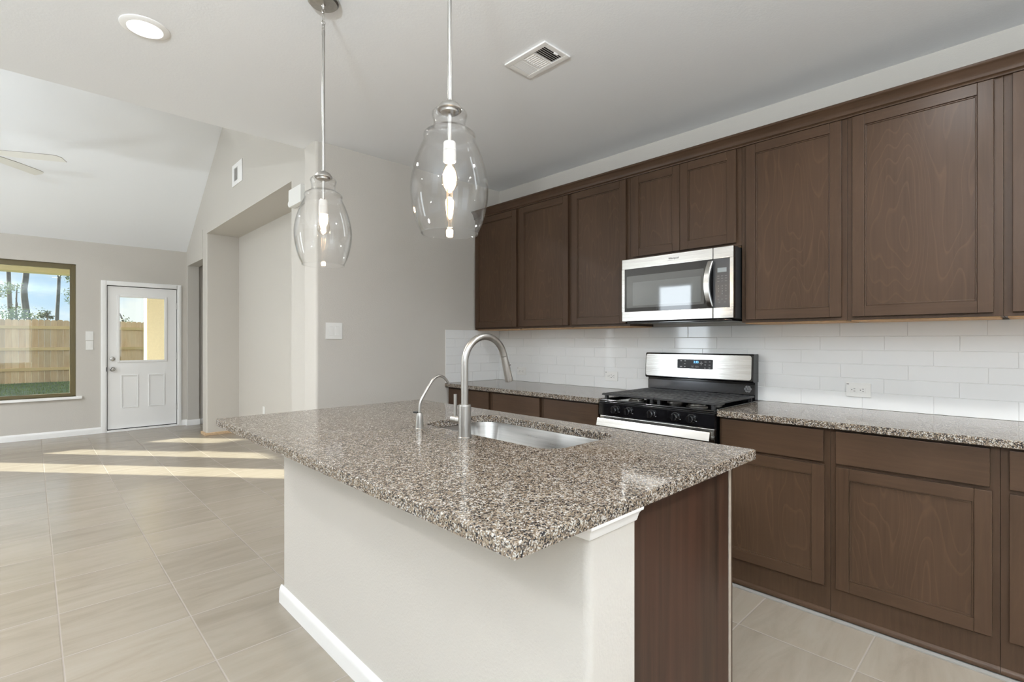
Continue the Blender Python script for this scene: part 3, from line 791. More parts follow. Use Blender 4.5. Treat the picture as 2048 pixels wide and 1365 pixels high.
    bg.box(XG + .030, XW - .012, y0 + .012, y1 - .002, .90, 1.03, bev=.004)
    bg.prism([(XG + .004, 1.028), (XG - .006, 1.036), (XG + .004, 1.196), (XG + .014, 1.203), (XW - .016, 1.203), (XW - .012, 1.198), (XW - .012, 1.028)], 'y', y0 + .010, y1)
    b = bg.build('backguard', M['black'], t)
    pl = MB().prism(round_rect(1.203, 1.934, 1.041, 1.194, .016), 'x', XG - .002, XG + .004)
    for v in pl.bm.verts: v.co.x += (v.co.z - 1.041) * .062 - .0075
    pl.build('steel_face', M['face'], b)
    ct = MB().prism(round_rect(1.445, 1.693, 1.0995, 1.1625, .006), 'x', XG - .0030, XG + .004)
    for v in ct.bm.verts: v.co.x += (v.co.z - 1.041) * .062 - .0075
    ct.build('display_glass', M['satinblack'], b)
    def xs(z): return XG - .0033 + (z - 1.041) * .062 - .0075
    lettering('2:33', .0205, (xs(1.1445), 1.559, 1.1445), '-X', M['bluedigit'], b, 'clock_digits')
    for y, z, w in ((1.665, 1.151, .005), (1.636, 1.151, .005), (1.638, 1.131, .005), (1.665, 1.1125, .008), (1.638, 1.1125, .005), (1.523, 1.146, .003), (1.523, 1.138, .010), (1.523, 1.128, .003), (1.494, 1.147, .007), (1.466, 1.148, .005), (1.496, 1.128, .005), (1.467, 1.128, .006), (1.497, 1.107, .004), (1.467, 1.109, .006)):
        box(xs(z), xs(z) + .001, y - w, y + w, z - .002, z + .002).build('key_legend', M['mark'], b)
    for y in (1.583, 1.553):
        lg = MB()
        for (a, c, e, f) in ((-.010, .010, -.0065, -.0055), (-.010, .010, .0055, .0065), (-.010, -.009, -.006, .006), (.009, .010, -.006, .006), (-.003, .003, -.002, .002)): lg.box(xs(1.112), xs(1.112) + .001, y + a, y + c, 1.112 + e, 1.112 + f)
        lg.build('touch_key', M['mark'], b)
    box(XG + .026, XG + .0285, y0 + .014, y1 - .004, .948, 1.012).build('lower_panel', M['darkmirror'], b)
    st = MB()
    for a in range(6): st.lathe([(0, 0), (.010, 0), (.010, .0006), (0, .0006)], (XG + .0252, 1.236 + .013 * math.cos(a * PI / 3), .985 + .013 * math.sin(a * PI / 3)), 14, 'x')
    st.build('floral_emblem', M['dim'], b)
gas_range()

# ================================================================== ISLAND
IX0, IX1, IY0, IY1 = .635, 1.782, .655, 2.702
BX0, BXK, BX1, BY0, BY1 = .892, 1.074, 1.742, .683, 2.555
PY = .720
def island():
    t = thing('kitchen_island', (1.25, 1.6, 0), 'kitchen island with pale painted knee wall and dark brown end panel', 'island')
    box(BX0, BXK, BY0, BY1, 0, .8815, bev=.020, seg=4, only=lambda a, b: abs(a.z - b.z) > .5 and a.x < 1.0).build('knee_wall', M['wall'], t)
    pr = [(0, 0), (.014, 0), (.014, .055), (.011, .068), (.006, .082), (0, .084)]
    bb = MB().prism([(BX0 - q[0], q[1]) for q in pr], 'y', BY0 - .014, BY1 + .014)
    bb.prism([(BY1 + q[0], q[1]) for q in pr], 'x', BX0, BXK)
    bb.build('baseboard', M['white'], t, sharp=50)
    # crown under the slab: short returns on the long side, full width on the end
    cp = [(0, 0), (.006, 0), (.009, .006), (.010, .010), (.014, .020), (.021, .029), (.026, .031), (.027, .036), (.027, .039), (0, .039)]
    c = MB(); bm = c.bm; zb = .8425
    rows = []
    for (o, h) in cp:
        rows.append([bm.verts.new(p) for p in ((BXK, BY0 - o, zb + h), (BX0 - o, BY0 - o, zb + h), (BX0 - o, BY0 + .24, zb + h))])
    n = len(rows)
    for i in range(n):
        a, b = rows[i], rows[(i + 1) % n]
        for k in range(2): bm.faces.new((a[k], a[k + 1], b[k + 1], b[k]))
    bm.faces.new([r[0] for r in rows]); bm.faces.new([r[2] for r in rows][::-1]); bmesh.ops.recalc_face_normals(bm, faces=bm.faces)
    c.build('crown_trim', M['white'], t, sharp=50)
    box(BXK, BX1 - .020, PY + .022, BY1 - .001, .0, .12).box(BXK, BX1 - .020, PY + .022, 1.04, .12, .8815).box(BXK, BX1 - .02, 2.0, BY1 - .001, .12, .8815).box(BXK, BX1 - .02, 1.04, 2.0, .12, .62).build('cabinet_box', M['wood'], t)
    box(BXK + .0005, BX1 - .030, PY, PY + .021, 0, .8815, bev=.0015).build('end_panel', M['panel'], t)
    e = MB().box(BX1 - .0295, BX1 - .012, PY - .002, PY + .019, 0, .8815, bev=.001)
    tag(e.build('panel_edge', M['edge'], t), 'pale raw edge strip of the end panel')
    box(BX1 - .012, BX1, PY - .001, BY1, .10, .8815, bev=.001).build('face_frame', M['wood'], t)
    for a, b in ((.74, 1.10), (1.125, 1.505), (1.53, 1.91), (1.935, 2.52)):
        d = MB(); shaker(d, a, b, .146, .706, BX1 + .001); d.build('cabinet_door', [M['wood'], M['woodh'], M['woodpanel']], t)
        box(BX1 + .001, BX1 + .021, a, b, .721, .868, bev=.003).build('drawer', M['woodh'], t)
island()
SX0, SX1, SY0, SY1 = 1.262, 1.665, 1.125, 1.915
def rr2(x0, x1, y0, y1, r, n=8):
    pts = []
    for cx, cy, a0 in ((x1 - r, y1 - r, 0), (x0 + r, y1 - r, PI / 2), (x0 + r, y0 + r, PI), (x1 - r, y0 + r, 1.5 * PI)):
        pts += [(cx + r * math.cos(a0 + PI / 2 * k / n), cy + r * math.sin(a0 + PI / 2 * k / n)) for k in range(n + 1)]
    return pts
def island_top():
    bm = bmesh.new()
    outer = rr2(IX0, IX1, IY0, IY1, .005, 3); inner = rr2(SX0, SX1, SY0, SY1, .085, 10)
    def loop(pts, z):
        vs = [bm.verts.new((p[0], p[1], z)) for p in pts]
        return vs, [bm.edges.new((vs[i], vs[(i + 1) % len(vs)])) for i in range(len(vs))]
    b = .003
    ot, oe = loop(rr2(IX0 + b, IX1 - b, IY0 + b, IY1 - b, .003, 3), .914); it, ie = loop(rr2(SX0 - b, SX1 + b, SY0 - b, SY1 + b, .088, 10), .914)
    bmesh.ops.triangle_fill(bm, use_beauty=True, edges=oe + ie)
    om = [bm.verts.new((p[0], p[1], .911)) for p in outer]; im = [bm.verts.new((p[0], p[1], .911)) for p in inner]
    ol, oe2 = loop(outer, .882); il, ie2 = loop(inner, .882)
    bmesh.ops.triangle_fill(bm, use_beauty=True, edges=oe2 + ie2)
    for A, B in ((ot, om), (om, ol), (it, im), (im, il)):
        n = len(A)
        for i in range(n): bm.faces.new((A[i], A[(i + 1) % n], B[(i + 1) % n], B[i]))
    bmesh.ops.recalc_face_normals(bm, faces=bm.faces)
    mb = MB(); mb.bm.free(); mb.bm = bm
    tag(mb.build('countertop', M['granite'], sharp=25), 'large speckled granite island countertop with sink cutout', 'countertop')
island_top()
def sink():
    t = thing('kitchen_sink', ((SX0 + SX1) / 2, (SY0 + SY1) / 2, .645), 'undermount stainless sink bowl set into the granite island', 'sink')
    bm = bmesh.new(); n = 10
    lv = [(.0, .016, .8805), (.0, .006, .8805), (.0, .004, .875), (.0, -.006, .70), (.0, -.026, .665), (.0, -.065, .652), (0, -.12, .648)]
    rings = []
    for _, o, z in lv: rings.append([bm.verts.new((p[0], p[1], z)) for p in rr2(SX0 - o - .002, SX1 + o + .002, SY0 - o - .002, SY1 + o + .002, max(.03, .087 + o), n)])
    for A, B in zip(rings[:-1], rings[1:]):
        for i in range(len(A)): bm.faces.new((A[i], A[(i + 1) % len(A)], B[(i + 1) % len(A)], B[i]))
    bm.faces.new(rings[-1]); bmesh.ops.recalc_face_normals(bm, faces=bm.faces)
    for f in bm.faces: f.normal_flip()
    mb = MB(); mb.bm.free(); mb.bm = bm
    o = mb.build('basin', M['sinksteel'], t)
    sol = o.modifiers.new('thickness', 'SOLIDIFY'); sol.thickness = .0015; sol.offset = -1
    MB().lathe([(0, .001), (.03, .001), (.042, .004), (.044, .006), (.040, .006), (.034, .0035), (0, .003)], ((SX0 + SX1) / 2, (SY0 + SY1) / 2, .6485), 28).build('drain', M['chrome'], t)
sink()
def smooth_path(pts, sub=6):
    P = [Vector(p) for p in pts]; out = []
    for i in range(len(P) - 1):
        p0, p1, p2, p3 = P[max(i - 1, 0)], P[i], P[i + 1], P[min(i + 2, len(P) - 1)]
        for k in range(sub):
            s = k / sub
            out.append(.5 * ((2 * p1) + (p2 - p0) * s + (2 * p0 - 5 * p1 + 4 * p2 - p3) * s * s + (3 * p1 - p0 - 3 * p2 + p3) * s ** 3))
    out.append(P[-1]); return out
def faucet():
    bx, by = 1.195, 1.507; z = .914
    t = thing('kitchen_faucet', (bx, by, z), 'tall gooseneck pull-down faucet in brushed nickel behind the island sink', 'faucet')
    MB().lathe([(0, .0), (.0275, 0), (.0275, .003), (.0245, .006), (.0245, .122), (.0232, .124), (.0232, .127), (.015, .128), (0, .128)], (bx, by, z), 40).build('body', M['nickel'], t)
    Rr = .104; zs = 1.198; a1 = math.radians(164)
    path = [(bx, by, z + .125), (bx, by, 1.08), (bx, by, zs - .02)]
    for k in range(25):
        a = a1 * k / 24; path.append((bx + Rr - Rr * math.cos(a), by, zs + Rr * math.sin(a)))
    dirv = Vector((math.sin(a1), 0, math.cos(a1)))
    e = Vector(path[-1]); path.append(tuple(e + dirv * .004))
    MB().tube(path, .0138, 24).build('spout', M['nickel'], t)
    h0 = e + dirv * .0055
    MB().tube([h0, h0 + dirv * .02, h0 + dirv * .10, h0 + dirv * .108], [.0142, .0146, .0166, .0160], 24).build('spray_head', M['nickel'], t)
    out = Vector((dirv.z, 0, -dirv.x)) * -1
    c = h0 + dirv * .045 + out * .0155
    MB().tube([c - dirv * .014, c + dirv * .016], .0045, 10).tube([c + dirv * .0, c + out * .010], .0018, 8).build('spray_button', M['slot'], t)
    MB().tube([(bx, by + .018, z + .064), (bx, by + .045, z + .064)], .0155, 24).tube([(bx, by + .0465, z + .064), (bx, by + .074, z + .064)], .0155, 24).tube([(bx, by + .044, z + .064), (bx, by + .048, z + .064)], .0145, 24).build('valve', M['nickel'], t)
    MB().tube([(bx, by + .058, z + .075), (bx, by + .058, z + .162)], .0066, 16).build('lever', M['nickel'], t)
faucet()
def dispenser():
    bx, by = 1.181, 1.794; z = .914
    t = thing('water_dispenser', (bx, by, z), 'small brushed nickel filtered water tap beside the tall faucet', 'faucet')
    MB().lathe([(0, 0), (.0185, 0), (.0185, .003), (.0165, .005), (.0150, .045), (.0125, .062), (.0105, .066), (0, .066)], (bx, by, z), 28).build('body', M['nickel'], t)
    pts = [(0, .060), (0, .085), (.003, .108), (.012, .127), (.045, .174), (.066, .200), (.083, .213), (.100, .217), (.120, .213), (.137, .200), (.152, .180)]
    MB().tube(smooth_path([(bx + s, by, z + h) for s, h in pts]), .0056, 14).build('spout', M['nickel'], t)
    box(bx - .008, bx + .008, by + .004, by + .040, z + .0635, z + .070, bev=.002).build('lever', M['slot'], t)
    box(bx - .009, bx + .004, by + .004, by + .017, z + .024, z + .056, bev=.004).build('valve_block', M['nickel'], t)
dispenser()

# ================================================================== LAMPS
def pendant(x, y, label):
    t = thing('pendant_light', (x, y, ZC), label, 'pendant light', 'glass pendants over the island')
    MB().lathe([(0, -.022), (.020, -.022), (.030, -.020), (.056, -.019), (.063, -.012), (.064, -.002), (.064, 0), (0, 0)], (x, y, ZC - .0005), 44).build('canopy', M['nickel'], t)
    l = MB().lathe([(0, 0), (.009, 0), (.009, -.006), (.006, -.010), (.005, -.022), (0, -.022)], (x, y, ZC - .022), 16)
    def ring(c, rx, rz, r, ax):
        pts = []
        for k in range(21):
            a = 2 * PI * k / 20
            pts.append((c[0] + (rx * math.cos(a) if ax == 'x' else 0), c[1] + (rx * math.cos(a) if ax == 'y' else 0), c[2] + rz * math.sin(a)))
        return pts, r
    for c, rx, rz, ax in (((x, y, ZC - .049), .006, .009, 'x'), ((x, y, ZC - .072), .0065, .023, 'y'), ((x, y, ZC - .098), .0075, .0075, 'x')):
        p, r = ring(c, rx, rz, .0017, ax); l.tube(p, r, 8, cap=False)
    l.build('chain_link', M['link'], t)
    zr = ZC - .104
    MB().lathe([(0, 0), (.0055, 0), (.0062, -.004), (.0062, -.012), (.0052, -.014), (.0064, -.017), (.0064, -.026), (.0054, -.028), (.0070, -.031), (.0070, -.048), (.0062, -.050), (.0062, -(zr - 2.012)), (0, -(zr - 2.012))], (x, y, zr), 18).build('stem', M['nickel'], t)
    MB().lathe([(0, 0), (.008, 0), (.009, -.006), (.020, -.009), (.030, -.016), (.036, -.026), (.0365, -.032), (.032, -.034), (.028, -.033), (.027, -.040), (.018, -.044), (0, -.044)], (x, y, 2.014), 36).build('cap', M['nickel'], t)
    prof = [(.034, 1.9795), (.044, 1.980), (.051, 1.975), (.0535, 1.967), (.051, 1.958), (.0485, 1.948), (.0485, 1.936), (.052, 1.926), (.066, 1.917), (.0755, 1.910), (.078, 1.902), (.0765, 1.893), (.079, 1.884), (.090, 1.860), (.101, 1.830), (.110, 1.797), (.1155, 1.765), (.117, 1.738), (.1145, 1.706), (.108, 1.672), (.099, 1.640), (.0862, 1.612), (.0868, 1.608)]
    sm = smooth_path([(p[0], 0, p[1]) for p in prof], 3)
    outp = [(p.x, p.z) for p in sm]; inp = [(r - .0024, h) for r, h in outp[::-1]]
    outp = outp + [(outp[-1][0] - .0012, outp[-1][1] - .0012)]
    MB().lathe([(r, h) for r, h in outp + inp], (x, y, 0), 56, closed=True).build('glass_shade', M['shade'], t, sharp=60)
    MB().lathe([(0, 0), (.0058, 0), (.0058, -.085), (0, -.085)], (x, y, 1.972), 16).build('inner_stem', M['nickel'], t)
    MB().lathe([(0, 0), (.0165, 0), (.0185, -.003), (.0185, -.020), (.0195, -.022), (.0195, -.026), (.0185, -.028), (.0195, -.031), (.0195, -.058), (.0175, -.061), (.014, -.061), (.013, -.050), (0, -.050)], (x, y, 1.886), 32).build('socket', M['socket'], t)
    bl = MB().lathe([(.0115, 0), (.0125, -.010), (.017, -.028), (.0235, -.045), (.0265, -.060), (.0240, -.076), (.0150, -.089), (.004, -.094), (0, -.094)], (x, y, 1.832), 28).build('bulb', M['bulbglass'], t)
    f = MB()
    for k in range(6):
        a = k * PI / 3; r0, r1 = .004, .009
        f.tube([(x + r0 * math.cos(a), y + r0 * math.sin(a), 1.822), (x + r1 * math.cos(a + .3), y + r1 * math.sin(a + .3), 1.762)], .0011, 6)
    f.build('filament', M['filament'], bl)
    d = bpy.data.lights.new('pendant_glow', 'POINT'); d.energy = 3.0; d.color = (1, .74, .46); d.shadow_soft_size = .02
    o = bpy.data.objects.new('pendant_glow', d); COL.objects.link(o); o.location = (x, y, 1.79)
pendant(.900, 2.102, 'clear glass pendant with lit filament bulb, hung over the far end of the island')
pendant(.913, 1.224, 'clear glass pendant with lit filament bulb, hung over the near end of the island')

def recessed(x, y):
    t = thing('recessed_light', (x, y, ZC), 'lit round recessed downlight with white trim ring in the flat ceiling', 'ceiling light')
    MB().lathe([(.064, -.002), (.070, -.010), (.088, -.008), (.097, -.003), (.098, 0), (.064, 0)], (x, y, ZC - .0004), 48, closed=True).build('trim_ring', M['white'], t)
    MB().lathe([(0, -.0075), (.058, -.0075), (.0645, -.005), (.0645, -.001), (0, -.001)], (x, y, ZC), 40).build('diffuser', M['led'], t)
def downlight(x, y, p, z=ZC - .012):
    d = bpy.data.lights.new('downlight', 'AREA'); d.shape = 'DISK'; d.size = .13; d.energy = p; d.color = (.98, .99, 1)
    d.spread = math.radians(165)
    o = bpy.data.objects.new('downlight', d); COL.objects.link(o); o.location = (x, y, z)
recessed(.381, 2.861); downlight(.381, 2.861, 9)
downlight(2.0, .28, 12)
downlight(2.05, -1.1, 22)  # unseen lamp added to lift the kitchen ceiling and near floor
downlight(2.05, -2.2, 12)  # another unseen lamp, added behind the viewer for the same lift
for (x, y) in ((-1.6, 2.86), (-1.6, .28), (.38, -1.8)): downlight(x, y, 10)  # unseen lamps added to help brighten the room
for x in (-2.8, -1.2): downlight(x, 5.1, 40, 3.45)  # unseen lamps added to fill the living room, without fixtures

def ceiling_fan():
    c = Vector((-.37, 6.82, 3.05)); top = ZV + SL * (YF - c.y)
    t = thing('ceiling_fan', c, 'white five-blade ceiling fan under the vaulted ceiling, two blade tips in view', 'ceiling fan')
    MB().lathe([(0, 0), (.07, 0), (.06, -.05), (.02, -.07), (0, -.07)], (c.x, c.y, top + .02), 28).build('canopy', M['fan'], t)
    MB().tube([(c.x, c.y, top - .04), (c.x, c.y, c.z + .12)], .013, 14).build('downrod', M['fan'], t)
    MB().lathe([(0, .13), (.05, .13), (.10, .09), (.11, .03), (.10, .0), (.06, -.03), (.05, -.07), (0, -.08)], tuple(c), 32).build('motor', M['fan'], t)
    a0 = math.atan2(-.27, .59)
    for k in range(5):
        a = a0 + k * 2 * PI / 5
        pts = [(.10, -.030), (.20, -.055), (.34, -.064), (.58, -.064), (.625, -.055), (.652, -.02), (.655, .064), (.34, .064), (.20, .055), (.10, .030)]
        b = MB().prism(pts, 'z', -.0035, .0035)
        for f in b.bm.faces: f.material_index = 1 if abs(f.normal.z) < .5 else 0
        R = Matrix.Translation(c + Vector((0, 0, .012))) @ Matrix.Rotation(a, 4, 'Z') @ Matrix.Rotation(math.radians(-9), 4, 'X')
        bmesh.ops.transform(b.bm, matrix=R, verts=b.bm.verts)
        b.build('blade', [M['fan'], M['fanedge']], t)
ceiling_fan()

# ================================================================== VENTS, SWITCHES, OUTLETS
def ceiling_vent():
    x0, x1, y0, y1 = 1.794, 1.986, 1.639, 1.927; z = ZC
    t = thing('ceiling_vent', ((x0 + x1) / 2, (y0 + y1) / 2, z), 'white rectangular air vent with three louver banks in the flat ceiling', 'vent')
    f = MB(); w = .030; zb = z - .010
    ix0, ix1, iy0, iy1 = x0 + w, x1 - w, y0 + w, y1 - w
    for q in ((x0, ix0, y0, y1), (ix1, x1, y0, y1), (ix0, ix1, y0, iy0), (ix0, ix1, iy1, y1)): f.box(*q, zb, z - .0005, bev=.003)
    L = iy1 - iy0
    for k in (1, 2): f.box(ix0, ix1, iy0 + L * k / 3 - .004, iy0 + L * k / 3 + .004, zb + .001, z - .0005)
    f.build('frame', M['white'], t)
    box(ix0, ix1, iy0, iy1, z - .0022, z - .0006).build('duct', M['voidvent'], t)
    s = MB()
    def slat(bank, n, along, tilt):
        a, b = iy0 + L * bank / 3 + .005, iy0 + L * (bank + 1) / 3 - .005
        for i in range(n):
            if along == 'x':
                yy = a + (b - a) * (i + .5) / n; h = (b - a) / n * .36
                s.prism([(yy - h - tilt, zb + .0005), (yy - h - tilt + .0015, zb + .0005), (yy + h + .0015, z - .003), (yy + h, z - .003)] if tilt >= 0 else [(yy + h, zb + .0005), (yy + h + .0015, zb + .0005), (yy - h + .0015, z - .003), (yy - h, z - .003)], 'x', ix0, ix1)
            else:
                xx = ix0 + (ix1 - ix0) * (i + .5) / n; h = -(ix1 - ix0) / n * .36
                s.prism([(xx - h, zb + .0005), (xx - h + .0015, zb + .0005), (xx + h + .0015, z - .003), (xx + h, z - .003)], 'y', a, b)
    slat(0, 5, 'x', 0); slat(1, 9, 'y', 0); slat(2, 6, 'x', -1)
    s.build('louver', M['white'], t)
    box((x0 + x1) / 2 + .002, (x0 + x1) / 2 + .026, y0 + .024, y0 + .032, zb - .006, zb + .001, bev=.001).build('damper_lever', M['white'], t)
ceiling_vent()
def wall_vent():
    x = XR; y0, y1, z0, z1 = 6.186, 6.565, 3.104, 3.353
    t = thing('wall_vent', (x, (y0 + y1) / 2, z0), 'white rectangular vent high on the gable wall with a dark louvered half', 'vent')
    f = MB(); w = .05; xb = x - .010
    for q in ((y0, y0 + w, z0, z1), (y1 - w - .02, y1, z0, z1), (y0 + w, y1 - w - .02, z0, z0 + w), (y0 + w, y1 - w - .02, z1 - w, z1)): f.box(xb, x - .0005, *q, bev=.003)
    f.build('frame', M['white'], t)
    box(x - .003, x - .0008, y0 + w, y1 - w - .02, z0 + w, z1 - w).build('duct', M['voidvent'], t)
    m = (y0 + y1) / 2 - .02; s = MB()
    for i in range(11):
        zz = z0 + w + (z1 - z0 - 2 * w) * (i + .5) / 11
        s.box(xb + .003, x - .003, m, y1 - w - .02, zz - .0012, zz + .0012)
    s.box(xb + .001, x - .003, y0 + w, m, z0 + w, z1 - w)
    s.build('louver', M['white'], t)
wall_vent()
def chime():
    t = thing('door_chime', (XR, 4.5, 2.56), 'white door chime box high on the wall beside the alcove', 'chime')
    box(XR - .055, XR - .0005, 4.36, 4.64, 2.485, 2.640, bev=.006).build('cover', M['plastic'], t)
    MB().lathe([(0, -.03), (.022, -.03), (.026, -.022), (.026, 0), (0, 0)], (XR - .0005, 4.70, 2.535), 20, 'x').build('chime_button', M['plastic'], t)
chime()
def plate(name, face, c, w, h, label, cat, rockers=1, horizontal=False, group=None):
    """face '-Y': c=(x, z) on wall y=face[1];  '-X': c=(y, z) on wall x"""
    ax, wv = face
    t = thing(name, (c[0], wv, c[1]) if ax == '-Y' else (wv, c[0], c[1]), label, cat, group)
    def bx(mb, u0, u1, v0, v1, d0, d1, bev=0):
        if ax == '-Y': mb.box(u0, u1, wv - d1, wv - d0, v0, v1, bev=bev)
        else: mb.box(wv - d1, wv - d0, u0, u1, v0, v1, bev=bev)
        return mb
    bx(MB(), c[0] - w / 2, c[0] + w / 2, c[1] - h / 2, c[1] + h / 2, .0005, .006, .0022).build('cover_plate', M['plastic'], t)
    return t, bx
def light_switch(face, c, w, h, label, n):
    t, bx = plate('light_switch', face, c, w, h, label, 'light switch')
    for i in range(n):
        u = c[0] + (i - (n - 1) / 2) * .046
        r = bx(MB(), u - .0165, u + .0165, c[1] - .033, c[1] + .033, .006, .0088, .0015)
        r.build('rocker', M['plastic'], t)
light_switch(('-Y', YK), (1.6235, 1.361), .127, .122, 'white two-gang rocker switch on the greige kitchen end wall', 2)
light_switch(('-Y', YF), (.578, 1.361), .084, .125, 'upper of the two white switches between window and back door', 1)
light_switch(('-Y', YF), (.578, 1.230), .080, .122, 'lower of the two white switches between window and back door', 1)
def outlet(face, c, w, h, label, gfci=False, sticker=True, vertical=False):
    t, bx = plate('wall_outlet', face, c, w, h, label, 'outlet')
    ax, wv = face
    if vertical:
        for dz in (-.02, .02): bx(MB(), c[0] - .016, c[0] + .016, c[1] + dz - .014, c[1] + dz + .014, .006, .0075, .001).build('socket', M['plastic'], t)
        return
    d = (-1 if ax == '-X' else 1)
    if gfci: bx(MB(), c[0] - .034, c[0] + .034, c[1] - .0165, c[1] + .0165, .006, .0078, .001).build('socket', M['plastic'], t)
    def hole(*q): bx(MB(), *q).build('slot', M['slot'], t)
    for du in (-.020, .020):
        u = c[0] + du
        if not gfci: bx(MB(), u - .0155, u + .0155, c[1] - .0145, c[1] + .0145, .006, .0076, .004).build('socket', M['plastic'], t)
        e = .0079
        hole(u - d * .010 - .0022, u - d * .010 + .0022, c[1] - .0022, c[1] + .0022, .007, e + .0002)
        for dz in (.0062, -.0062): hole(u + d * .002 - .0042, u + d * .002 + .0042, c[1] + dz - .0010, c[1] + dz + .0010, .007, e + .0002)
    if gfci:
        for dz in (.004, -.004): hole(c[0] - .004, c[0] + .004, c[1] + dz * 2.4 - .002, c[1] + dz * 2.4 + .002, .007, .0084)
    if sticker: bx(MB(), c[0] + (w / 2 - .014 if ax == '-X' else -w / 2 + .003), c[0] + (w / 2 - .003 if ax == '-X' else -w / 2 + .014), c[1] + h / 2 - .009, c[1] + h / 2 - .0055, .0058, .0062).build('sticker', M['darktext'], t)
XT = XW - .009
outlet(('-X', XT), (.6675, 1.0155), .115, .077, 'white two-socket outlet on the tiles above the near counter')
outlet(('-X', XT), (2.290, 1.010), .117, .074, 'white outlet with reset buttons on the tiles just beyond the range', True)
outlet(('-X', XT), (3.287, 1.0065), .112, .072, 'white outlet on the tiles near the corner behind the faucet head')
outlet(('-X', XA), (6.745, .400), .075, .118, 'white outlet low on the alcove back wall', vertical=True)

# ================================================================== OUTSIDE
struct(box(-16, 16, YF + .12, 60, -.42, -.12), 'lawn', M['lawn'], 'green lawn behind the house', 'lawn')
struct(box(-3.4, 2.6, YF + .12, 12.5, -.12, -.03), 'patio_slab', M['concrete'], 'pale concrete patio slab', 'patio')
t = thing('patio_cover', (-.3, 12.2, 2.5), 'tan patio roof with front beam seen at the top of the window', 'patio roof')
box(-3.25, 2.6, YF + .12, 12.6, 2.80, 2.90).build('roof_panel', M['stucco'], t)
box(-3.25, 2.6, 12.14, 12.46, 2.505, 2.80).box(-3.25, 2.6, 12.10, 12.14, 2.60, 2.80).build('beam', M['beam'], t)
def post(x0, x1, label):
    t = thing('patio_post', ((x0 + x1) / 2, 12.3, -.03), label, 'post')
    box(x0, x1, 12.12, 12.48, -.03, 2.505, bev=.006).build('shaft', M['stucco'], t)
    box(x0 - .03, x1 + .03, 12.09, 12.51, -.03, .12, bev=.006).build('plinth', M['stucco'], t)
post(1.642, 2.0, 'tan square patio post seen through the back door glass')
post(-3.30, -2.96, 'tan square patio post at the far corner of the patio')
def fence():
    Y = 20.5; t = thing('wood_fence', (1, Y, .05), 'tall cedar picket fence with dog-eared tops across the back yard', 'fence')
    rnd = random.Random(5); p = MB(); x = -5.0; w = .138
    while x < 7.0:
        h = 1.935 + rnd.uniform(-.012, .012); a, b = x + .0005, x + w - .0005; c = .03; yo = rnd.uniform(-.004, .004)
        p.prism([(a, -.15), (b, -.15), (b, h - c), (b - c, h), (a + c, h), (a, h - c)], 'y', Y + yo, Y + .018 + yo)
        x += w + .001
    p.build('picket_panel', M['cedar'], t)
    for z in (.46, 1.06, 1.70): box(-5, 7, Y - .045, Y - .005, z - .045, z + .045, bev=.004).build('rail', M['cedarrail'], t)
    for x in (-4.3, -1.9, 1.96 - .05, 4.3, 6.7): box(x - .05, x + .05, Y - .135, Y - .046, -.15, 1.80, bev=.004).build('post', M['cedarrail'], t)
fence()
def leaf_cluster(mb, c, rad, n, size, rnd, flat=.7):
    for _ in range(n):
        p = Vector(c) + Vector((rnd.gauss(0, rad * .5), rnd.gauss(0, rad * .5), rnd.gauss(0, rad * .5 * flat)))
        d = Vector((rnd.uniform(-1, 1), rnd.uniform(-1, 1), rnd.uniform(-.6, .6))).normalized()
        u = d.orthogonal().normalized(); s = size * rnd.uniform(.6, 1.3)
        k = d.cross(u) * s * .08
        vs = [mb.bm.verts.new(p + q) for q in (d * -s, u * s * .45 + k, d * s, u * -s * .45 + k)]
        mb.bm.faces.new(vs)
def tree(name, path, radii, clusters, label, cat, seed, leafmat='leaf', size=.09, branches=()):
    rnd = random.Random(seed)
    t = thing(name, path[0], label, cat)
    MB().tube(smooth_path(path, 5), [radii[0] + (radii[1] - radii[0]) * i / (5 * (len(path) - 1)) for i in range(5 * (len(path) - 1) + 1)], 12).build('trunk', M['bark'], t)
    for b in branches: MB().tube(smooth_path(b[0], 4), b[1], 7).build('branch', M['bark'], t)
    m = MB()
    for c, r, n in clusters: leaf_cluster(m, c, r, n, size, rnd)
    tag(m.build('leaves', M[leafmat], t, smooth=False), kind='stuff')
Y0 = 30
def pine_crown(x, y, z, n=7, seed=1):
    r = random.Random(seed); return [((x + r.uniform(-1.4, 1.4), y + r.uniform(-1.4, 1.4), z + r.uniform(-1.5, 1.8)), 1.0, 130) for _ in range(n)]
def far(pts, k): return [(p[0] * k, p[1] * k, CAM_H + (p[2] - CAM_H) * k if p[2] > 0 else p[2]) for p in pts]
tree('pine_tree', [(-.55, Y0, -.2), (-.64, Y0, 2.2), (-.70, Y0, 4.2), (-.72, Y0, 7.5), (-.6, Y0, 11)], (.095, .05), pine_crown(-.6, Y0, 11.5, seed=2), 'slim grey pine trunk nearest the left photo edge, behind the fence', 'tree', 11, 'leafdark')
K = 1.30
tree('pine_tree', far([(-.08, Y0, -.2), (-.14, Y0, 2.2), (-.23, Y0, 3.4), (-.16, Y0, 4.3), (-.05, Y0, 7), (0, Y0, 11)], K), (.14 * K, .08 * K), pine_crown(.1, Y0 * K, 14.5, seed=3), 'thickest grey pine trunk with a slight bend, seen mid-window behind the fence', 'tree', 12, 'leafdark',
     branches=((far([(-.21, Y0, 3.55), (-.40, Y0, 3.58), (-.48, Y0, 3.66), (-.6, Y0, 3.60)], K), .018 * K),))
K = 1.62
tree('pine_tree', far([(.80, Y0, -.2), (.815, Y0, 2.25), (.85, Y0, 3.2), (.885, Y0, 4.3), (.95, Y0, 7), (1.0, Y0, 11)], K), (.078 * K, .05 * K), pine_crown(1.6, Y0 * K, 18, seed=4), 'straight dark pine trunk near the right side of the window', 'tree', 13, 'leafdark')
YT = 28
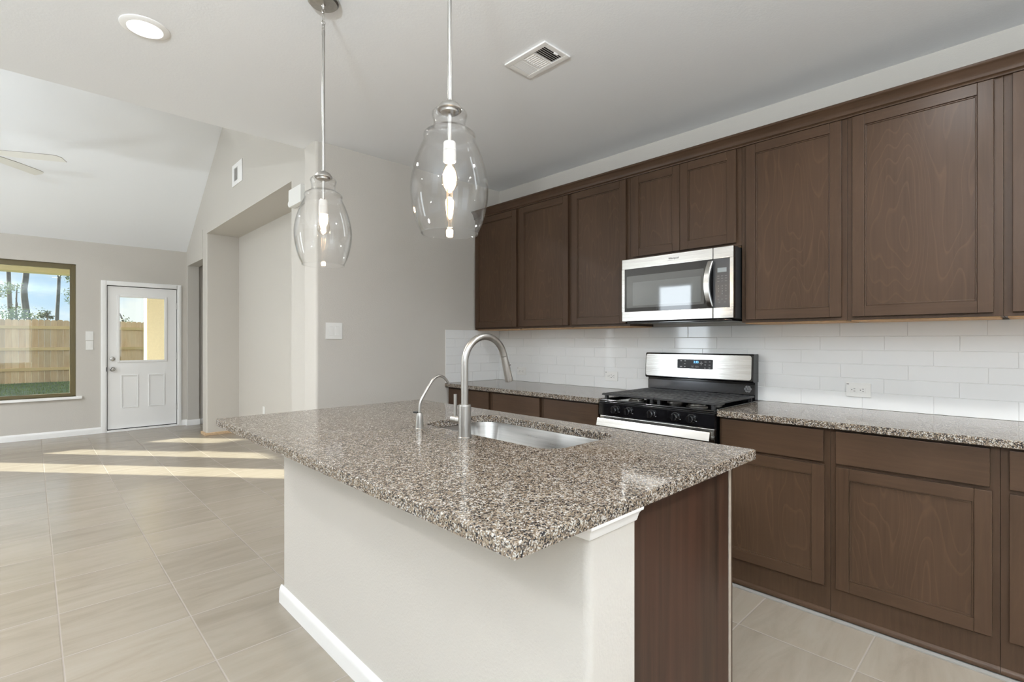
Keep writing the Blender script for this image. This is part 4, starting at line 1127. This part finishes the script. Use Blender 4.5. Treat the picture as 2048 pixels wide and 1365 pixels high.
tree('young_tree', [(-.45, YT, -.2), (-.43, YT, 1.2), (-.44, YT, 2.6), (-.42, YT, 3.4)], (.05, .02),
     [((-.75, YT, 3.40), .30, 110), ((-.50, YT, 3.45), .22, 70), ((-.42, YT, 2.55), .30, 90), ((-.75, YT, 2.35), .45, 150), ((-.25, YT, 2.30), .40, 140), ((.10, YT, 2.30), .35, 110), ((-.55, YT, 2.15), .5, 160), ((-1.0, YT, 3.2), .3, 90)],
     'thin young tree with loose green leaves between two pine trunks', 'tree', 21, size=.055,
     branches=(([(-.44, YT, 2.5), (-.40, YT, 2.75), (-.46, YT, 3.0)], .012), ([(-.43, YT, 2.0), (-.25, YT, 2.3), (.0, YT, 2.4)], .012)))
YT = 25.5
KS = 25.5 / 28
def nr(x, z): return (x * KS, YT, CAM_H + (z - CAM_H) * KS)
tree('small_pine', [(.47, YT, -.2), nr(.50, 1.6), nr(.47, 2.15), nr(.45, 2.5)], (.04, .012),
     [(nr(.30, 2.30), .12, 70), (nr(.45, 2.46), .12, 70), (nr(.58, 2.28), .10, 50), (nr(.38, 2.36), .11, 60)], 'little dark flat-topped tree just above the fence pickets', 'tree', 22, 'leafdark', .05,
     branches=(([nr(.50, 1.95), nr(.40, 2.15), nr(.30, 2.28)], .010), ([nr(.49, 2.05), nr(.56, 2.2), nr(.60, 2.28)], .009)))
YT = 28
tree('leafy_tree', [(1.75, YT, -.2), (1.70, YT, 2.2), (1.72, YT, 4.0), (1.7, YT, 6)], (.09, .05),
     [((1.22, YT, 3.30), .28, 110), ((1.18, YT, 3.0), .2, 50), ((1.05, YT, 4.05), .16, 40), ((1.2, YT, 3.85), .2, 50), ((1.3, YT, 2.75), .16, 40), ((1.55, YT, 3.9), .3, 90), ((1.7, YT, 5.5), .7, 200), ((1.75, YT, 2.6), .2, 30), ((1.7, YT, 3.35), .3, 60)],
     'leafy tree with drooping branches between the window and the back door', 'tree', 23, size=.05,
     branches=(([(1.71, YT, 3.3), (1.45, YT, 3.7), (1.15, YT, 4.05), (1.0, YT, 4.15)], .015), ([(1.7, YT, 2.8), (1.5, YT, 3.1), (1.25, YT, 3.3)], .012)))
tree('leafy_tree', [(3.0, YT, -.2), (2.95, YT, 2.0), (2.7, YT, 2.7)], (.06, .02),
     [((2.55, YT, 2.55), .14, 45), ((2.3, YT, 2.2), .16, 30), ((2.9, YT, 2.2), .3, 60)], 'sparse twig tips above the fence in the back door glass', 'tree', 24, size=.05)
# grass blades near the fence
rnd = random.Random(9); g = MB()
for _ in range(7000):
    x, y = rnd.uniform(-1.6, 3.2), rnd.uniform(12.7, 20.2); h = rnd.uniform(.03, .08)
    z = -.12 + max(0, (y - 13) / 7.4) * .18
    a = rnd.uniform(0, PI); dx, dy = math.cos(a) * .012, math.sin(a) * .012; lx, ly = rnd.uniform(-.03, .03), rnd.uniform(-.03, .03)
    g.bm.faces.new([g.bm.verts.new(v) for v in ((x - dx, y - dy, z - .02), (x + dx, y + dy, z - .02), (x + lx, y + ly, z + h))])
tag(g.build('lawn_grass', M['leaf'], smooth=False), 'short green grass blades on the back lawn', 'grass', kind='stuff')
struct(MB().prism([(12.6, -.13), (20.6, .065), (60, .2), (60, -.2), (12.6, -.2)], 'x', -16, 16), 'lawn_rise', M['lawn'], 'gently rising lawn towards the fence', 'lawn')
struct(box(-11.3, -11.0, -6, 18, -.2, 7.5), 'exterior_sun_blocker', M['sunblock'], 'unseen plain wall added to keep sun off the left windows', 'sun blocker')  # added out of view only to block direct sun from the left
